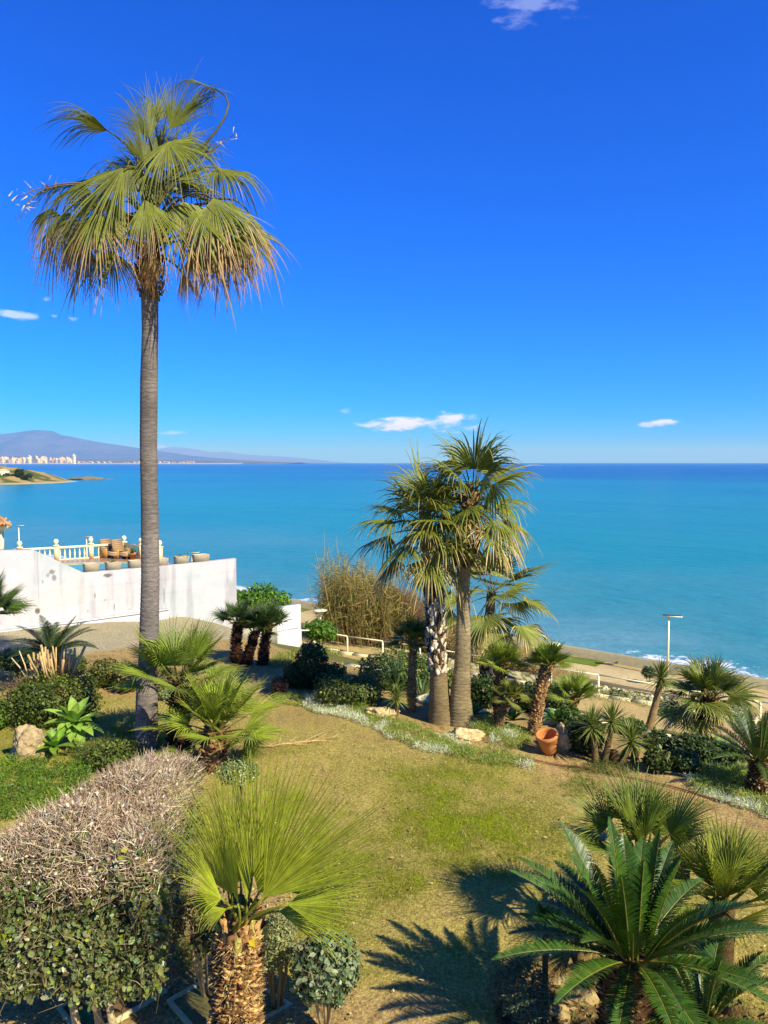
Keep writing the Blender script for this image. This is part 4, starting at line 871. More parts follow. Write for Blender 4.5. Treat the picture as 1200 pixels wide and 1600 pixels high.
# ------------------------------------------------------------------ the pair and the third palm behind
def build_pair():
    base = G(690, 1128); D = base[1]
    root = thing('palm_tree', 'thick fan palm with white leaf scars on its trunk, left of the leaning pair', 'palm tree', base, 'fan palms in the sea side bed')
    pts = [base - UPV * .1, At(686, 1075, D), At(683, 1020, D), At(681, 960, D), At(677, 900, D), At(668, 850, D), At(664, 800, D)]
    trunk(root, pts, [.275, .19, .155, .162, .168, .15, .12], (.21, .16, .115), 20, 160, .015, 2, ringn=50)
    stubs(root, [At(684, 1050, D), At(681, 980, D), At(676, 900, D)], [.165, .17, .18], 520, .115, [(.54, .47, .52), (.60, .54, .60), (.055, .04, .035), (.07, .045, .03), (.38, .30, .28)], 4, out=.35, up=.9, wid=.85)
    hub = At(664, 806, D); kw = dict(green=(.15, .175, .028), tip=(.46, .34, .19), nseg=32, ragged=.18, wf=.46, dpow=.85, cup=-.3)
    fan_crown(root, hub, 28, .86, .66, 31, el=(82, -40), hubh=.45, spread=88, pw=1.0, droop=.62, **kw)
    skirt(root, At(671, 860, D), 9, .45, 5, .22)
    base = G(722, 1132); D = base[1] + .05
    root = thing('palm_tree', 'smooth grey trunked fan palm, right of the leaning pair, swollen at its foot', 'palm tree', base, 'fan palms in the sea side bed')
    pts = [base - UPV * .1, At(719, 1090, D), At(722, 1040, D), At(724, 970, D), At(723, 910, D), At(728, 850, D), At(736, 785, D)]
    trunk(root, pts, [.31, .215, .17, .148, .138, .132, .11], (.25, .20, .15), 20, 220, .015, 3, ringn=60, col2=(.34, .28, .24))
    stubs(root, [At(723, 885, D), At(728, 850, D), At(738, 768, D)], [.15, .17, .13], 120, .2, [(.16, .08, .05), (.28, .18, .1)], 5, out=.6, up=.7, wid=.4)
    hub = At(739, 766, D)
    fan_crown(root, hub, 28, .90, .68, 37, el=(84, -40), hubh=.45, spread=88, pw=1.0, droop=.62, **kw)
    skirt(root, At(731, 835, D), 7, .42, 6, .2)
    base = G(764, 1060); D = 26.5; base = At(763, 1090, D); base[2] = hz(base[0], base[1])
    root = thing('palm_tree', 'pale leaved fan palm lower down behind the pair by the path fence', 'palm tree', base, 'fan palms in the sea side bed')
    pts = [base - UPV * .1, At(763, 1040, D), At(764, 970, D), At(768, 925, D)]
    trunk(root, pts, [.26, .25, .2, .15], (.12, .09, .07), 16, 60, .02, 4)
    stubs(root, pts[:3], [.25, .25, .21], 260, .2, [(.50, .44, .38), (.36, .30, .25), (.06, .045, .035)], 6, out=.4, up=.8, wid=.8)
    fan_crown(root, At(768, 922, D), 24, 1.35, 1.15, 41, el=(80, -55), hubh=.3, spread=85, nseg=30, green=(.17, .20, .05), tip=(.5, .4, .22), ragged=.12)
build_pair()

# ------------------------------------------------------------------ slim palms of the bed
def slim(label, basepx, midpx, toppx, tr, R, pet, n, seed, el=(80, -25), green=(.10, .15, .022), d=None, col=(.20, .125, .08), stiff=True, group='small palms in the beds', name='small_palm', nst=None, **kw):
    base = G(*basepx) if d is None else At(*basepx, d); D = base[1]
    if d is not None: base[2] = hz(base[0], base[1])
    root = thing(name, label, 'palm tree', base, group)
    pts = [base - UPV * .08, At(*midpx, D), At(*toppx, D)]; rad = [tr * 1.1, tr, tr * .95]
    trunk(root, pts, rad, col, 14, 50, .03, seed, M_bark2)
    L = np.linalg.norm(pts[2] - pts[0]); stubs(root, pts, rad, nst or int(170 * L / max(.5, tr * 6)), tr * .62, [col, tuple(np.array(col) * 1.5), tuple(np.array(col) * .55)], seed + 1, out=.8, up=.5, wid=.9)
    fan_crown(root, pts[2], n, R, pet, seed, el=el, hubh=.08, stiff=stiff, green=green, brown=kw.pop('brown', .1), **kw)
    return root
slim('slim straight palm with dark crown between the agave and the white scarred palm', (643, 1112), (644, 1055), (646, 998), .075, .32, .24, 18, 51, el=(85, -5), green=(.09, .14, .03), col=(.30, .20, .12))
slim('bushy headed palm right of the leaning pair with a dark trunk', (780, 1132), (779, 1085), (785, 1036), .095, .34, .22, 22, 52, col=(.18, .11, .07), el=(85, 8), green=(.18, .24, .04))
slim('little leaning palm in front of the bushy headed palm', (773, 1145), (785, 1113), (799, 1086), .075, .24, .16, 16, 53, col=(.24, .16, .10), green=(.17, .20, .05), el=(85, -5))
slim('palm with brown scaly trunk leaning right behind the terracotta pot', (833, 1146), (842, 1090), (856, 1036), .10, .33, .20, 20, 54, col=(.30, .18, .11), el=(85, 10), green=(.17, .24, .04))
slim('short trunked palm swept to the right behind the dark bush', (890, 1150), (891, 1118), (899, 1088), .09, .38, .24, 16, 55, col=(.28, .18, .11), el=(80, 18), d=15.4, green=(.18, .25, .04))
for i, (b, m_, t_, R, n, lab) in enumerate([((369, 1040), (369, 1010), (371, 974), .42, 11, 'left palm of the three dark trunked palms by the white wall'), ((384, 1045), (389, 1020), (399, 988), .42, 12, 'middle leaning palm of the three dark trunked palms by the white wall'), ((411, 1052), (412, 1020), (417, 980), .52, 20, 'right and widest palm of the three dark trunked palms by the white wall')]):
    slim(lab, b, m_, t_, .115, R * .95, .34, n, 60 + i, el=(80, 24), green=(.05, .10, .03), d=19.2, col=(.055, .026, .018), group='three dark palms', droop=.25)
slim('spreading fan palm with dark trunk right beside the tall palm', (279, 1175), (279, 1130), (282, 1064), .155, .68, .62, 20, 71, el=(78, -5), green=(.17, .235, .04), d=13.0, col=(.045, .028, .02), group='fan palms beside the tall palm', nseg=40, split=.4)
slim('lush fan palm with short stout brown trunk in front of the dark trunked one', (334, 1192), (335, 1165), (338, 1140), .175, .66, .60, 22, 72, el=(84, -8), green=(.22, .285, .04), d=12.3, col=(.20, .12, .075), group='fan palms beside the tall palm', nseg=42, split=.4)
def sucker():
    p = G(372, 1192); root = thing('palm_sucker', 'low fan palm sucker at the foot of the lush fan palm', 'palm', p); r = np.random.default_rng(9)
    for h, t, dz in (((388, 1165), (422, 1150), -.1), ((362, 1165), (352, 1140), .0), ((380, 1172), (415, 1172), -.2)):
        Hh, tp = At(*h, p[1] + dz), At(*t, p[1] + dz - .1); fan(MB(), p, Hh, tp - Hh, np.array([0, -.6, .8]), np.linalg.norm(tp - Hh) * 1.1, r, nseg=34, spread=95, droop=.1, split=.4, brown=.06, green=(.14, .19, .03)).build('frond', M_leaf, root)
sucker()
slim('fan palm cut by the left frame edge above the hedge', (-22, 1040), (-22, 1000), (-26, 960), .10, .55, .42, 18, 75, el=(80, 0), green=(.06, .11, .03), d=15.0, col=(.13, .08, .06), group='small palms in the beds')
# right-hand squat washingtonia
def squat():
    base = At(1103, 1160, 16.6); base[2] = hz(base[0], base[1]); D = base[1]
    root = thing('palm_tree', 'squat wide fan palm by the path at the right', 'palm tree', base, 'fan palms in the sea side bed')
    pts = [base - UPV * .1, At(1104, 1120, D), At(1106, 1085, D)]; trunk(root, pts, [.19, .19, .16], (.10, .06, .04), 16, 40, .03, 8, M_bark2)
    stubs(root, pts, [.19, .19, .16], 200, .14, [(.16, .09, .06), (.06, .035, .025), (.3, .2, .13)], 8, out=.6, up=.7)
    fan_crown(root, At(1108, 1090, D), 24, .74, .52, 81, el=(80, -28), hubh=.15, spread=100, nseg=32, green=(.15, .185, .045), tip=(.5, .4, .22), ragged=.1)
    skirt(root, At(1106, 1095, D), 6, .45, 7, .25)
squat()

# ------------------------------------------------------------------ foreground fan palm
def build_front_palm():
    D = 5.9; base = At(368, 1720, D); base[2] = hz(base[0], base[1]); top = At(374, 1452, D)
    root = thing('fan_palm', 'bright yellow green fan palm with thick fibrous trunk in the foreground', 'palm tree', base)
    pts = [base - UPV * .1, At(368, 1600, D), At(371, 1520, D), top]; rad = [.168, .168, .168, .155]
    trunk(root, pts, rad, (.20, .12, .07), 28, 80, .03, 9, M_bark2)
    stubs(root, pts, np.array(rad) * 1.0, 1500, .075, [(.40, .25, .14), (.55, .38, .22), (.16, .08, .045), (.30, .17, .09), (.10, .05, .03)], 10, out=.75, up=.35, wid=.55)
    r = np.random.default_rng(14)                                     # loose fibre all over the trunk
    u = r.random(5200); q = np.linspace(0, 1, 4); P = np.stack([np.interp(u, q, np.array(pts)[:, j]) for j in range(3)], -1); a = r.uniform(0, 6.283, len(u)); o = np.stack([np.cos(a), np.sin(a), 0 * a], -1)
    cc = np.array([(.58, .42, .26), (.42, .26, .15), (.22, .12, .07), (.66, .52, .35)])[r.integers(0, 4, len(u))]
    twig_cloud(P + o * .16, nrm(o * .7 + r.normal(size=(len(u), 3)) * .75 + np.array([0, 0, -.15])), .075, .0028, r, cc, amt=.45).build('trunk_fibre', M_twig, root, kind='stuff')
    hubp = top + UPV * .02
    stubs(root, [top - UPV * .08, top + UPV * .07], [.155, .09], 110, .15, [(.34, .20, .11), (.20, .11, .06), (.30, .27, .10)], 12, name='crown_sheaths', out=.35, up=1.0, wid=.45)
    twig_cloud(np.repeat(top[None], 500, 0) + r.normal(size=(500, 3)) * np.array([.07, .07, .03]), nrm(r.normal(size=(500, 3)) + UPV), .10, .003, r, (.42, .28, .17)).build('crown_fibre', M_twig, root, kind='stuff')
    L = [((450, 1414), (596, 1384), -.25, -.45, (.25, -.55, .8), 36, .10), ((412, 1402), (548, 1262), -.38, -.55, (.35, -.85, .35), 36, .04), ((404, 1396), (490, 1210), -.12, -.2, (.1, -.95, .2), 34, .03), ((394, 1372), (412, 1194), .10, .25, (-.15, -.9, .2), 30, .03), ((362, 1398), (322, 1226), -.12, -.1, (-.4, -.85, .3), 38, .04), ((346, 1404), (282, 1354), -.3, -.5, (-.35, -.5, .8), 50, .12),
         ((376, 1380), (354, 1204), .2, .35, (.3, -.9, .1), 30, .04), ((430, 1390), (566, 1304), .1, .25, (.1, -.35, .95), 42, .08), ((354, 1420), (308, 1436), -.35, -.5, (-.3, -.4, .9), 38, .35), ((386, 1406), (382, 1292), -.32, -.25, (.5, -.8, 0.), 14, .02), ((436, 1424), (560, 1424), -.1, -.2, (.1, -.3, .95), 36, .22), ((356, 1394), (298, 1288), .0, .1, (-.5, -.6, .5), 34, .06), ((372, 1412), (350, 1304), -.36, -.32, (-.6, -.75, .1), 16, .03), ((340, 1412), (296, 1402), -.1, -.2, (-.1, -.2, .95), 46, .15)]
    for h, t, dh, dt, nn, spd, dr in L:
        Hh, tp = At(*h, D + dh), At(*t, D + dt); d = tp - Hh; nh = nrm(np.array(nn) + .08 * r.normal(size=3)); nh = nh - nrm(d) * (nh @ nrm(d))
        fan(MB(), hubp + np.array([r.normal() * .05, r.normal() * .05, 0]), Hh, d, nh, np.linalg.norm(d) * 1.05, r, nseg=34, spread=spd, droop=dr, t0=.45, split=.38, wf=.43, cup=.08, brown=.10, green=np.array(C_YEL) * r.uniform(.75, 1.1), tip=(.36, .33, .09), pet=.02, petc=(.20, .22, .04), pleat=.7, K=8, ragged=.07).build('frond', M_leaf, root)
    MB().add([At(388, 1470, D - .22), At(397, 1466, D - .23), At(399, 1480, D - .22), At(390, 1478, D - .24)], [(0, 1, 2, 3)], None, (.6, .45, .03)).build('yellow_leaf', M_leaf, root)
build_front_palm()

# ------------------------------------------------------------------ cycads
def build_cycads():
    D = 6.0; top = At(988, 1492, D); b = np.array([top[0], top[1], hz(top[0], top[1])])
    cycad('cycad', 'large dark green cycad with stout scaly trunk in the front right corner', 'cycads', b, top[2] - b[2], .235, 46, 1.02, 91, el=(86, 2), ll=.165, n=78, arch=.6, vee=.5, col=(.045, .105, .016))
    D = 5.75; top = At(1098, 1588, D); b = np.array([top[0], top[1], hz(top[0], top[1])])
    cycad('cycad', 'small cycad with pale leaf ribs at the foot of the large front cycad', 'cycads', b, max(.3, top[2] - b[2]), .14, 18, .75, 92, el=(82, 10), ll=.12, n=52, col=(.05, .12, .025))
    b = G(1185, 1238); top = At(1186, 1188, b[1])
    cycad('cycad', 'cycad with upswept fronds and brown trunk at the right frame edge', 'cycads', b, top[2] - b[2], .13, 30, .85, 93, el=(85, 18), ll=.14, n=54, arch=.55, col=(.05, .10, .025))
    D = 16.5; top = At(82, 1018, D); b = np.array([top[0], top[1], hz(top[0], top[1])])
    cycad('cycad', 'dark cycad behind the pruned bush in front of the white wall', 'cycads', b, top[2] - b[2], .16, 34, .92, 94, el=(62, 4), ll=.2, n=50, arch=.75, col=(.022, .06, .022))
    for k, (hub, D, n, R, lab) in enumerate([((1003, 1335), 7.5, 17, .55, 'stiff fan palm directly behind the front cycad'), ((1128, 1412), 7.0, 17, .58, 'yellow green fan palm right behind the front cycad')]):
        top = At(*hub, D); b = np.array([top[0], top[1], hz(top[0], top[1])]); root = thing('fan_palm', lab, 'palm tree', b, 'fan palms behind the front cycad')
        trunk(root, [b - UPV * .1, top], [.13, .12], (.12, .075, .045), 12, 24, .03, k, M_bark2)
        fan_crown(root, top, n, R, .38, 95 + k, el=(85, 5), hubh=.05, stiff=True, green=(.13, .18, .03) if k == 0 else (.22, .26, .05), brown=.1, nseg=34, split=.4, spread=80)
build_cycads()
# ------------------------------------------------------------------ foreground hedge with bare twiggy top
def build_hedge():
    r = np.random.default_rng(100)
    root = thing('hedge', 'big clipped hedge with bare pinkish twigs on top, lower left foreground', 'hedge', (-2.6, 7.0, hz(-2.6, 7.0)))
    z0, z1 = .60, 1.98
    A0, A1, B0, B1 = np.array([-3.75, 5.95]), np.array([-2.66, 8.2]), np.array([-1.90, 5.90]), np.array([-2.08, 8.1])
    def place(u, v, w):
        p = (A0 * (1 - u)[:, None] + B0 * u[:, None]) * (1 - v)[:, None] + (A1 * (1 - u)[:, None] + B1 * u[:, None]) * v[:, None]
        e = np.minimum(np.minimum(u, 1 - u) * 1.7, np.minimum(v, 1 - v) * 2.4); top = z1 - .26 * np.exp(-e / .12) + .17 * (fbm(p[:, 0], p[:, 1], 0, 4, 2.6) - .5) * 2
        return np.concatenate([p, (z0 + (top - z0) * w)[:, None]], 1)
    def face(n, which):
        a, w = r.random(n), r.random(n) ** .9; dp = r.random(n) ** 1.6
        if which == 'front': P = place(a, dp * .13, w); N = np.array([0, -1, .3])
        elif which == 'right': P = place(1 - dp * .2, a, w); N = np.array([1, 0, .3])
        elif which == 'left': P = place(dp * .2, a, w); N = np.array([-1, 0, .3])
        else: P = place(a, 1 - dp * .13, w); N = np.array([0, 1, .3])
        bul = (fbm(P[:, 0] * 2.2, P[:, 1] * 2.2, P[:, 2] * 2.2, 3) - .5) * .32; P = P + N * bul[:, None] + .02 * r.normal(size=P.shape)
        hem = fbm(P[:, 0] * 3, P[:, 1] * 3, 0, 3); k = (P[:, 2] > z0 + .30 * hem - .05) & (fbm(P[:, 0] * 5, P[:, 1] * 5, P[:, 2] * 5, 2) > .22); P = P[k]
        return P, nrm(N + .8 * r.normal(size=P.shape))
    col = np.array((.125, .155, .07))
    for nm, n, which in (('foliage', 14500, 'front'), ('foliage', 10500, 'right'), ('foliage', 2500, 'left'), ('foliage', 1500, 'back')):
        P, N = face(n, which); C = vary(col, len(P), r, .5); k = r.random(len(P)); C = np.where((k < .05)[:, None], vary((.26, .30, .03), len(P), r, .3), C); C = np.where((k > .93)[:, None], vary((.22, .20, .15), len(P), r, .3), C)
        C = np.where(((k > .45) & (k < .62))[:, None], vary((.14, .19, .07), len(P), r, .3), C)
        leaf_cloud(P, N, .05 * r.uniform(.5, 1.25, len(P)), r, C, 0.0, .72).build(nm, M_gloss, root, kind='stuff')
    n = 1500; P, N = face(n, 'front'); P2, _ = face(900, 'right'); P = np.vstack([P, P2]); twig_cloud(P, nrm(r.normal(size=P.shape) + np.array([0, -.3, .3])), .13, .0024, r, (.42, .33, .26)).build('twigs', M_twig, root, kind='stuff')
    # inner branches
    P = place(r.random(1200), r.random(1200), r.random(1200) * .9); twig_cloud(P, nrm(r.normal(size=P.shape) + UPV), .35, .005, r, (.16, .11, .08)).build('inner_branches', M_twig, root, kind='stuff')
    # bare top
    n = 19000; u, v = r.random(n), r.random(n); w = 1 - r.random(n) ** 1.4 * .20; P = place(u, v, w)
    P2, _ = face(2200, 'front'); P2 = P2[P2[:, 2] > z1 - .40]; P = np.vstack([P, P2]); n = len(P)
    keep = fbm(P[:, 0] * 4, P[:, 1] * 4, 0, 3) > .27; P = P[keep]; n = len(P)
    D = nrm(r.normal(size=(n, 3)) * np.array([1, 1, .5]) + UPV * .75); cc = np.array([(.44, .33, .33), (.52, .43, .43), (.28, .18, .18), (.60, .52, .52)])[r.integers(0, 4, n)]
    twig_cloud(P, D, .15, .0036, r, cc).build('bare_twigs', M_twig, root, kind='stuff')
    n = 5200; P = place(r.random(n), r.random(n), 1 - r.random(n) ** 1.3 * .16 + .03); k = fbm(P[:, 0] * 2, P[:, 1] * 2, 0, 3) > .42; P = P[k]
    leaf_cloud(P, nrm(r.normal(size=P.shape) + UPV * .5), .036, r, (.66, .57, .66), .35, .5).build('dry_leaves', M_soft, root, kind='stuff')
    n = 2600; P = place(r.random(n), r.random(n) ** 2 * .6, 1 - r.random(n) * .1); k = fbm(P[:, 0] * 2.5, P[:, 1] * 2.5, 7, 3) > .52; P = P[k]
    leaf_cloud(P, nrm(r.normal(size=P.shape) + UPV), .044, r, (.09, .14, .04), .35, .7).build('top_leaves', M_gloss, root, kind='stuff')
    for px, xo in ((112, 0), (148, .12), (169, -.02), (75, .7)):
        t = At(px, 1560, 6.15 + xo); MB().tube([(t[0] + .06, t[1] + .1, hz(t[0], t[1]) - .05), (t[0] + .02, t[1] + .03, t[2] - .25), t, t + np.array([.05, .2, .5])], [.042, .036, .032, .02], 8, (.46, .38, .29)).build('stem', M_bark2, root, smooth=True)
build_hedge()

# ------------------------------------------------------------------ bushes
DG, MG, LG = (.040, .072, .014), (.075, .115, .02), (.11, .17, .025)
def B(label, px, py, d, hw, hh, n, leaf, col, seed, deep=None, **kw):
    """bush centred at photo position with half sizes in photo pixels"""
    if seed <= 26 or seed == 88: d = min(d + 1.5, G(px, py + hh * .96)[1])
    c = At(px, py, d); k = d / FPX
    return bush(label, c, (hw * k, (deep if deep else hw * k), hh * k), n, leaf, col, seed, **kw)
B('round clipped bush right of the hedge block in front of the paved yard', 164, 1052, 16.0, 26, 20, 3200, .055, (.075, .10, .022), 1, group='clipped bushes in the left bed', stems=5, box=2.4, col2=(.16, .17, .05))
B('round clipped bush touching the tall palm trunk on its left', 200, 1058, 15.8, 22, 24, 2600, .055, (.085, .105, .025), 2, group='clipped bushes in the left bed', stems=4, col2=(.18, .17, .06))
B('square clipped hedge block under the pruned sticks in the left bed', 88, 1092, 14.6, 58, 34, 8000, .055, (.060, .095, .016), 3, group='clipped bushes in the left bed', box=4.5, stems=8, twigs=300, col2=(.14, .18, .03), name='hedge', cat='hedge')
B('leggy half bare shrub at the left of the hedge block', 32, 1085, 14.2, 26, 30, 1100, .05, (.08, .10, .03), 4, group='clipped bushes in the left bed', stems=9, twigs=500, stemc=(.26, .18, .13), shell=.8)
B('small green bush cut by the left frame edge beside the rock', -4, 1118, 12.8, 18, 26, 1600, .05, (.08, .14, .02), 5, group='clipped bushes in the left bed')
B('green shrub behind the pruned sticks at the left', 28, 1030, 16.2, 34, 18, 2200, .06, (.06, .10, .02), 6, group='clipped bushes in the left bed')
B('low green shrub between the cycad and the yard at left', 118, 1040, 16.4, 18, 14, 1200, .055, (.07, .105, .02), 7, group='clipped bushes in the left bed')
B('dusty shrub behind the tall palm between it and the dark trunk palm', 262, 1062, 16.0, 20, 22, 1500, .05, (.10, .11, .03), 8, group='clipped bushes in the left bed')
B('small grey bush cluster on the lawn behind the tall palm trunk', 262, 1085, 15.0, 16, 8, 900, .045, (.22, .26, .17), 88, group='clipped bushes in the left bed', mat=M_soft)
B('dark dense upright shrub in front of the garden lamp', 487, 1038, 18.4, 25, 37, 4200, .06, DG, 9, group='shrubs of the middle bed', noise=.25)
B('dark low shrub left of the dense upright shrub', 465, 1053, 18.2, 24, 20, 2400, .06, DG, 10, group='shrubs of the middle bed')
B('small rusty bush at the lawn edge beside the dark shrubs', 436, 1072, 18.0, 14, 15, 800, .05, (.14, .07, .05), 11, group='shrubs of the middle bed')
B('low flat topped hedge in front of the path view', 545, 1079, 17.2, 50, 19, 6000, .055, (.07, .105, .02), 12, group='shrubs of the middle bed', box=4.0, name='hedge', cat='hedge', col2=(.16, .18, .04))
B('rounded green bush behind the flat topped hedge', 515, 1052, 18.6, 26, 14, 2200, .055, (.085, .13, .025), 13, group='shrubs of the middle bed')
B('clipped hedge behind the slim straight palm', 625, 1048, 18.8, 60, 22, 6500, .06, (.055, .105, .018), 14, group='shrubs of the middle bed', box=4.0, name='hedge', cat='hedge', col2=(.12, .19, .03))
B('low bright ground bush between the two palm trunks', 704, 1062, 18.8, 16, 14, 900, .05, LG, 15, group='shrubs of the middle bed')
B('dark rounded hedge right of the pair of palms', 754, 1082, 17.2, 24, 24, 2800, .06, DG, 16, group='shrubs of the middle bed', box=3)
B('dark rounded hedge left of the scaly leaning palm', 826, 1090, 16.6, 22, 22, 2400, .06, DG, 17, group='shrubs of the middle bed', box=3)
B('dark rounded hedge right of the scaly leaning palm', 866, 1090, 16.8, 22, 20, 2400, .06, (.05, .085, .02), 18, group='shrubs of the middle bed', box=3)
B('dark leafy bush right behind the terracotta pot', 912, 1148, 14.6, 32, 26, 3600, .06, (.045, .065, .02), 19, group='shrubs of the middle bed', col2=(.10, .14, .04))
B('green succulent bush above the terracotta pot', 890, 1122, 15.2, 20, 18, 1500, .06, (.07, .13, .03), 20, group='shrubs of the middle bed')
B('dark wide bush under the squat fan palm', 1092, 1172, 14.6, 44, 19, 3600, .07, (.045, .075, .02), 21, group='shrubs of the right bed', col2=(.09, .13, .03))
B('dark bush left of the wide bush beside the cactus', 1028, 1158, 15.2, 24, 12, 1300, .065, (.05, .08, .02), 22, group='shrubs of the right bed')
B('rounded leafy bush in front of the wide bush', 1068, 1188, 13.8, 22, 16, 1700, .065, (.05, .085, .022), 23, group='shrubs of the right bed', col2=(.12, .16, .04))
B('leafy bush just right of the short yucca stump', 1027, 1188, 13.7, 20, 18, 1500, .065, (.055, .085, .022), 24, group='shrubs of the right bed', col2=(.14, .17, .05))
B('low bush below the right cycad fronds', 1140, 1182, 14.0, 24, 18, 1500, .065, (.05, .085, .02), 25, group='shrubs of the right bed')
B('low green bush behind the tall yucca stem', 985, 1135, 15.6, 22, 12, 1200, .06, (.07, .12, .03), 26, group='shrubs of the right bed')
B('bright glossy green thicket behind the low white wall', 405, 958, 33.0, 52, 42, 9000, .13, (.07, .17, .012), 27, noise=.3, col2=(.12, .24, .015), stems=6, name='thicket', cat='bush')
B('bright green creeping shrub behind the gate posts', 500, 985, 36.5, 26, 16, 2500, .13, (.09, .19, .02), 28, noise=.4)
B('dark round plant against the sea wall on the promenade', 1013, 1050, 37.2, 10, 9, 700, .09, (.03, .07, .02), 29, base_z=-6.08)
B('bright green mat plant on the rubble beside the path', 1056, 1116, 29.0, 27, 7, 1800, .10, (.08, .22, .015), 30, stems=2)
B('greyish bush among the rubble below the fence', 965, 1086, 31.5, 16, 9, 700, .10, (.22, .25, .17), 31, mat=M_soft, stems=2)
B('silvery olive bush behind the foreground palm trunk', 432, 1470, 6.75, 31, 47, 4200, .032, (.27, .30, .19), 32, aspect=.35, mat=M_soft, noise=.2, stems=5)
B('grey green round leaved shrub on thin stems in the front bed', 508, 1512, 6.35, 54, 50, 1900, .056, (.085, .135, .085), 33, aspect=.62, stems=5, noise=.25, col2=(.24, .29, .22), stemc=(.36, .28, .2), twigs=60)
B('thin half bare shrub between the hedge and the foreground palm', 322, 1440, 6.9, 34, 62, 650, .05, (.05, .08, .03), 34, stems=5, stemc=(.40, .31, .24), twigs=160, shell=.9)
B('pale flowering ground bush behind the foreground palm fronds', 372, 1208, 9.4, 34, 16, 2400, .035, (.42, .47, .36), 35, aspect=.4, mat=M_soft, col2=(.10, .16, .04))
B('lavender like grey shrub in the shade left of the front cycad', 815, 1548, 6.55, 48, 40, 2600, .06, (.12, .17, .14), 36, aspect=.16, up=1.2, mat=M_soft, stems=3, noise=.4)
B('dense dark foliage against the hedge foot', 250, 1425, 7.3, 42, 52, 1700, .05, (.045, .07, .025), 37, stems=4, stemc=(.34, .26, .2), twigs=80)
B('low weeds at the foot of the tall palm', 178, 1178, 12.4, 44, 14, 2200, .05, (.075, .115, .025), 38, col2=(.16, .19, .04))

# ------------------------------------------------------------------ reeds and dry brush behind the fence
def build_reeds():
    r = np.random.default_rng(60)
    root = thing('reed_thicket', 'tall dry giant reed thicket beyond the path fence', 'reeds', G(570, 1020))
    n = 1500; px = np.clip(r.normal(585, 38, n), 508, 668); d = r.uniform(40, 46, n); hgt = np.interp(px, [505, 525, 560, 610, 670], [95, 125, 108, 92, 70]) * r.uniform(.45, 1.12, n)
    base = np.array([At(p, 1030, q) for p, q in zip(px, d)]); base[:, 2] = H(base[:, 0], base[:, 1]) - .1
    L = hgt * d / FPX * 1.05; D = nrm(np.stack([r.normal(-.05, .12, n), r.normal(0, .12, n), np.ones(n)], -1))
    mb = twig_cloud(base, D, L / 1.0, .018, r, (.30, .24, .12)); mb.build('canes', M_twig, root, kind='stuff')
    m = 26000; k = r.integers(0, n, m); f = r.random(m) ** .7; P = base[k] + D[k] * (L[k] * f)[:, None] + r.normal(size=(m, 3)) * .12
    C = np.where((r.random(m) < .45 + .3 * (f > .7))[:, None], vary((.30, .24, .11), m, r, .4), vary((.15, .16, .045), m, r, .4)); dark = (f < .35)[:, None]; C = np.where(dark, vary((.20, .13, .08), m, r, .3), C)
    leaf_cloud(P, nrm(r.normal(size=(m, 3))), .60, r, C, 0, .10, up=-.1, tri=True).build('reed_leaves', M_soft, root, kind='stuff')
    root = thing('dry_brush', 'brown dry brush on the bank behind the palms and fence', 'brush', G(740, 1040))
    n = 30000; s = r.uniform(32.0, 36.2, n); t = r.uniform(16, 31.5, n); P = np.stack([NX * s - NY * t, NY * s + NX * t, np.zeros(n)], -1); hh = (1.2 + 2.2 * sstep(22, 26, t)) * sstep(15.5, 19, t) * (.4 + fbm(P[:, 0], P[:, 1], 0, 3, .5)); P[:, 2] = H(P[:, 0], P[:, 1]) + r.random(n) * hh
    twig_cloud(P, nrm(r.normal(size=(n, 3)) + UPV * .7), .5, .011, r, np.where((t > 23)[:, None], np.array((.20, .125, .08)), np.array((.38, .27, .17))), amt=.4).build('branches', M_twig, root, kind='stuff')
    leaf_cloud(P[::2], nrm(r.normal(size=P[::2].shape)), .22, r, np.where((t > 23)[::2, None], np.array((.20, .14, .07)), np.array((.34, .25, .14))), .4, .2, tri=True).build('dry_leaves', M_soft, root, kind='stuff')
build_reeds()

# ------------------------------------------------------------------ pruned stick bush
def build_sticks():
    r = np.random.default_rng(70); b = At(90, 1075, 15.6); b[2] = hz(b[0], b[1])
    root = thing('pruned_bush', 'hard pruned bush of pale bare cut sticks in the left bed', 'bush', b)
    for k in range(46):
        px = r.uniform(48, 126); py = 1006 + r.uniform(0, 26) + 10 * (px < 60); e = At(px + r.normal(0, 5), py, 15.3 + r.uniform(-.4, .4)); s_ = At(88 + (px - 88) * .55, 1072, 15.3 + r.uniform(-.2, .2)); w = r.uniform(.014, .032)
        MB().tube([s_, s_ * .45 + e * .55 + .03 * r.normal(size=3), e], [w * 1.2, w, w * .9], 6, np.array((.50, .36, .24)) * r.uniform(.7, 1.15)).build('stick', M_twig, root)
    for x0, y0, x1, y1 in ((40, 1058, 18, 1028), (44, 1062, 30, 1017)):
        MB().tube([At(x0, y0, 15.2), At((x0 + x1) / 2 + 2, (y0 + y1) / 2, 15.2), At(x1, y1, 15.2)], [.02, .015, .012], 6, (.58, .46, .33)).build('stick', M_twig, root)
build_sticks()

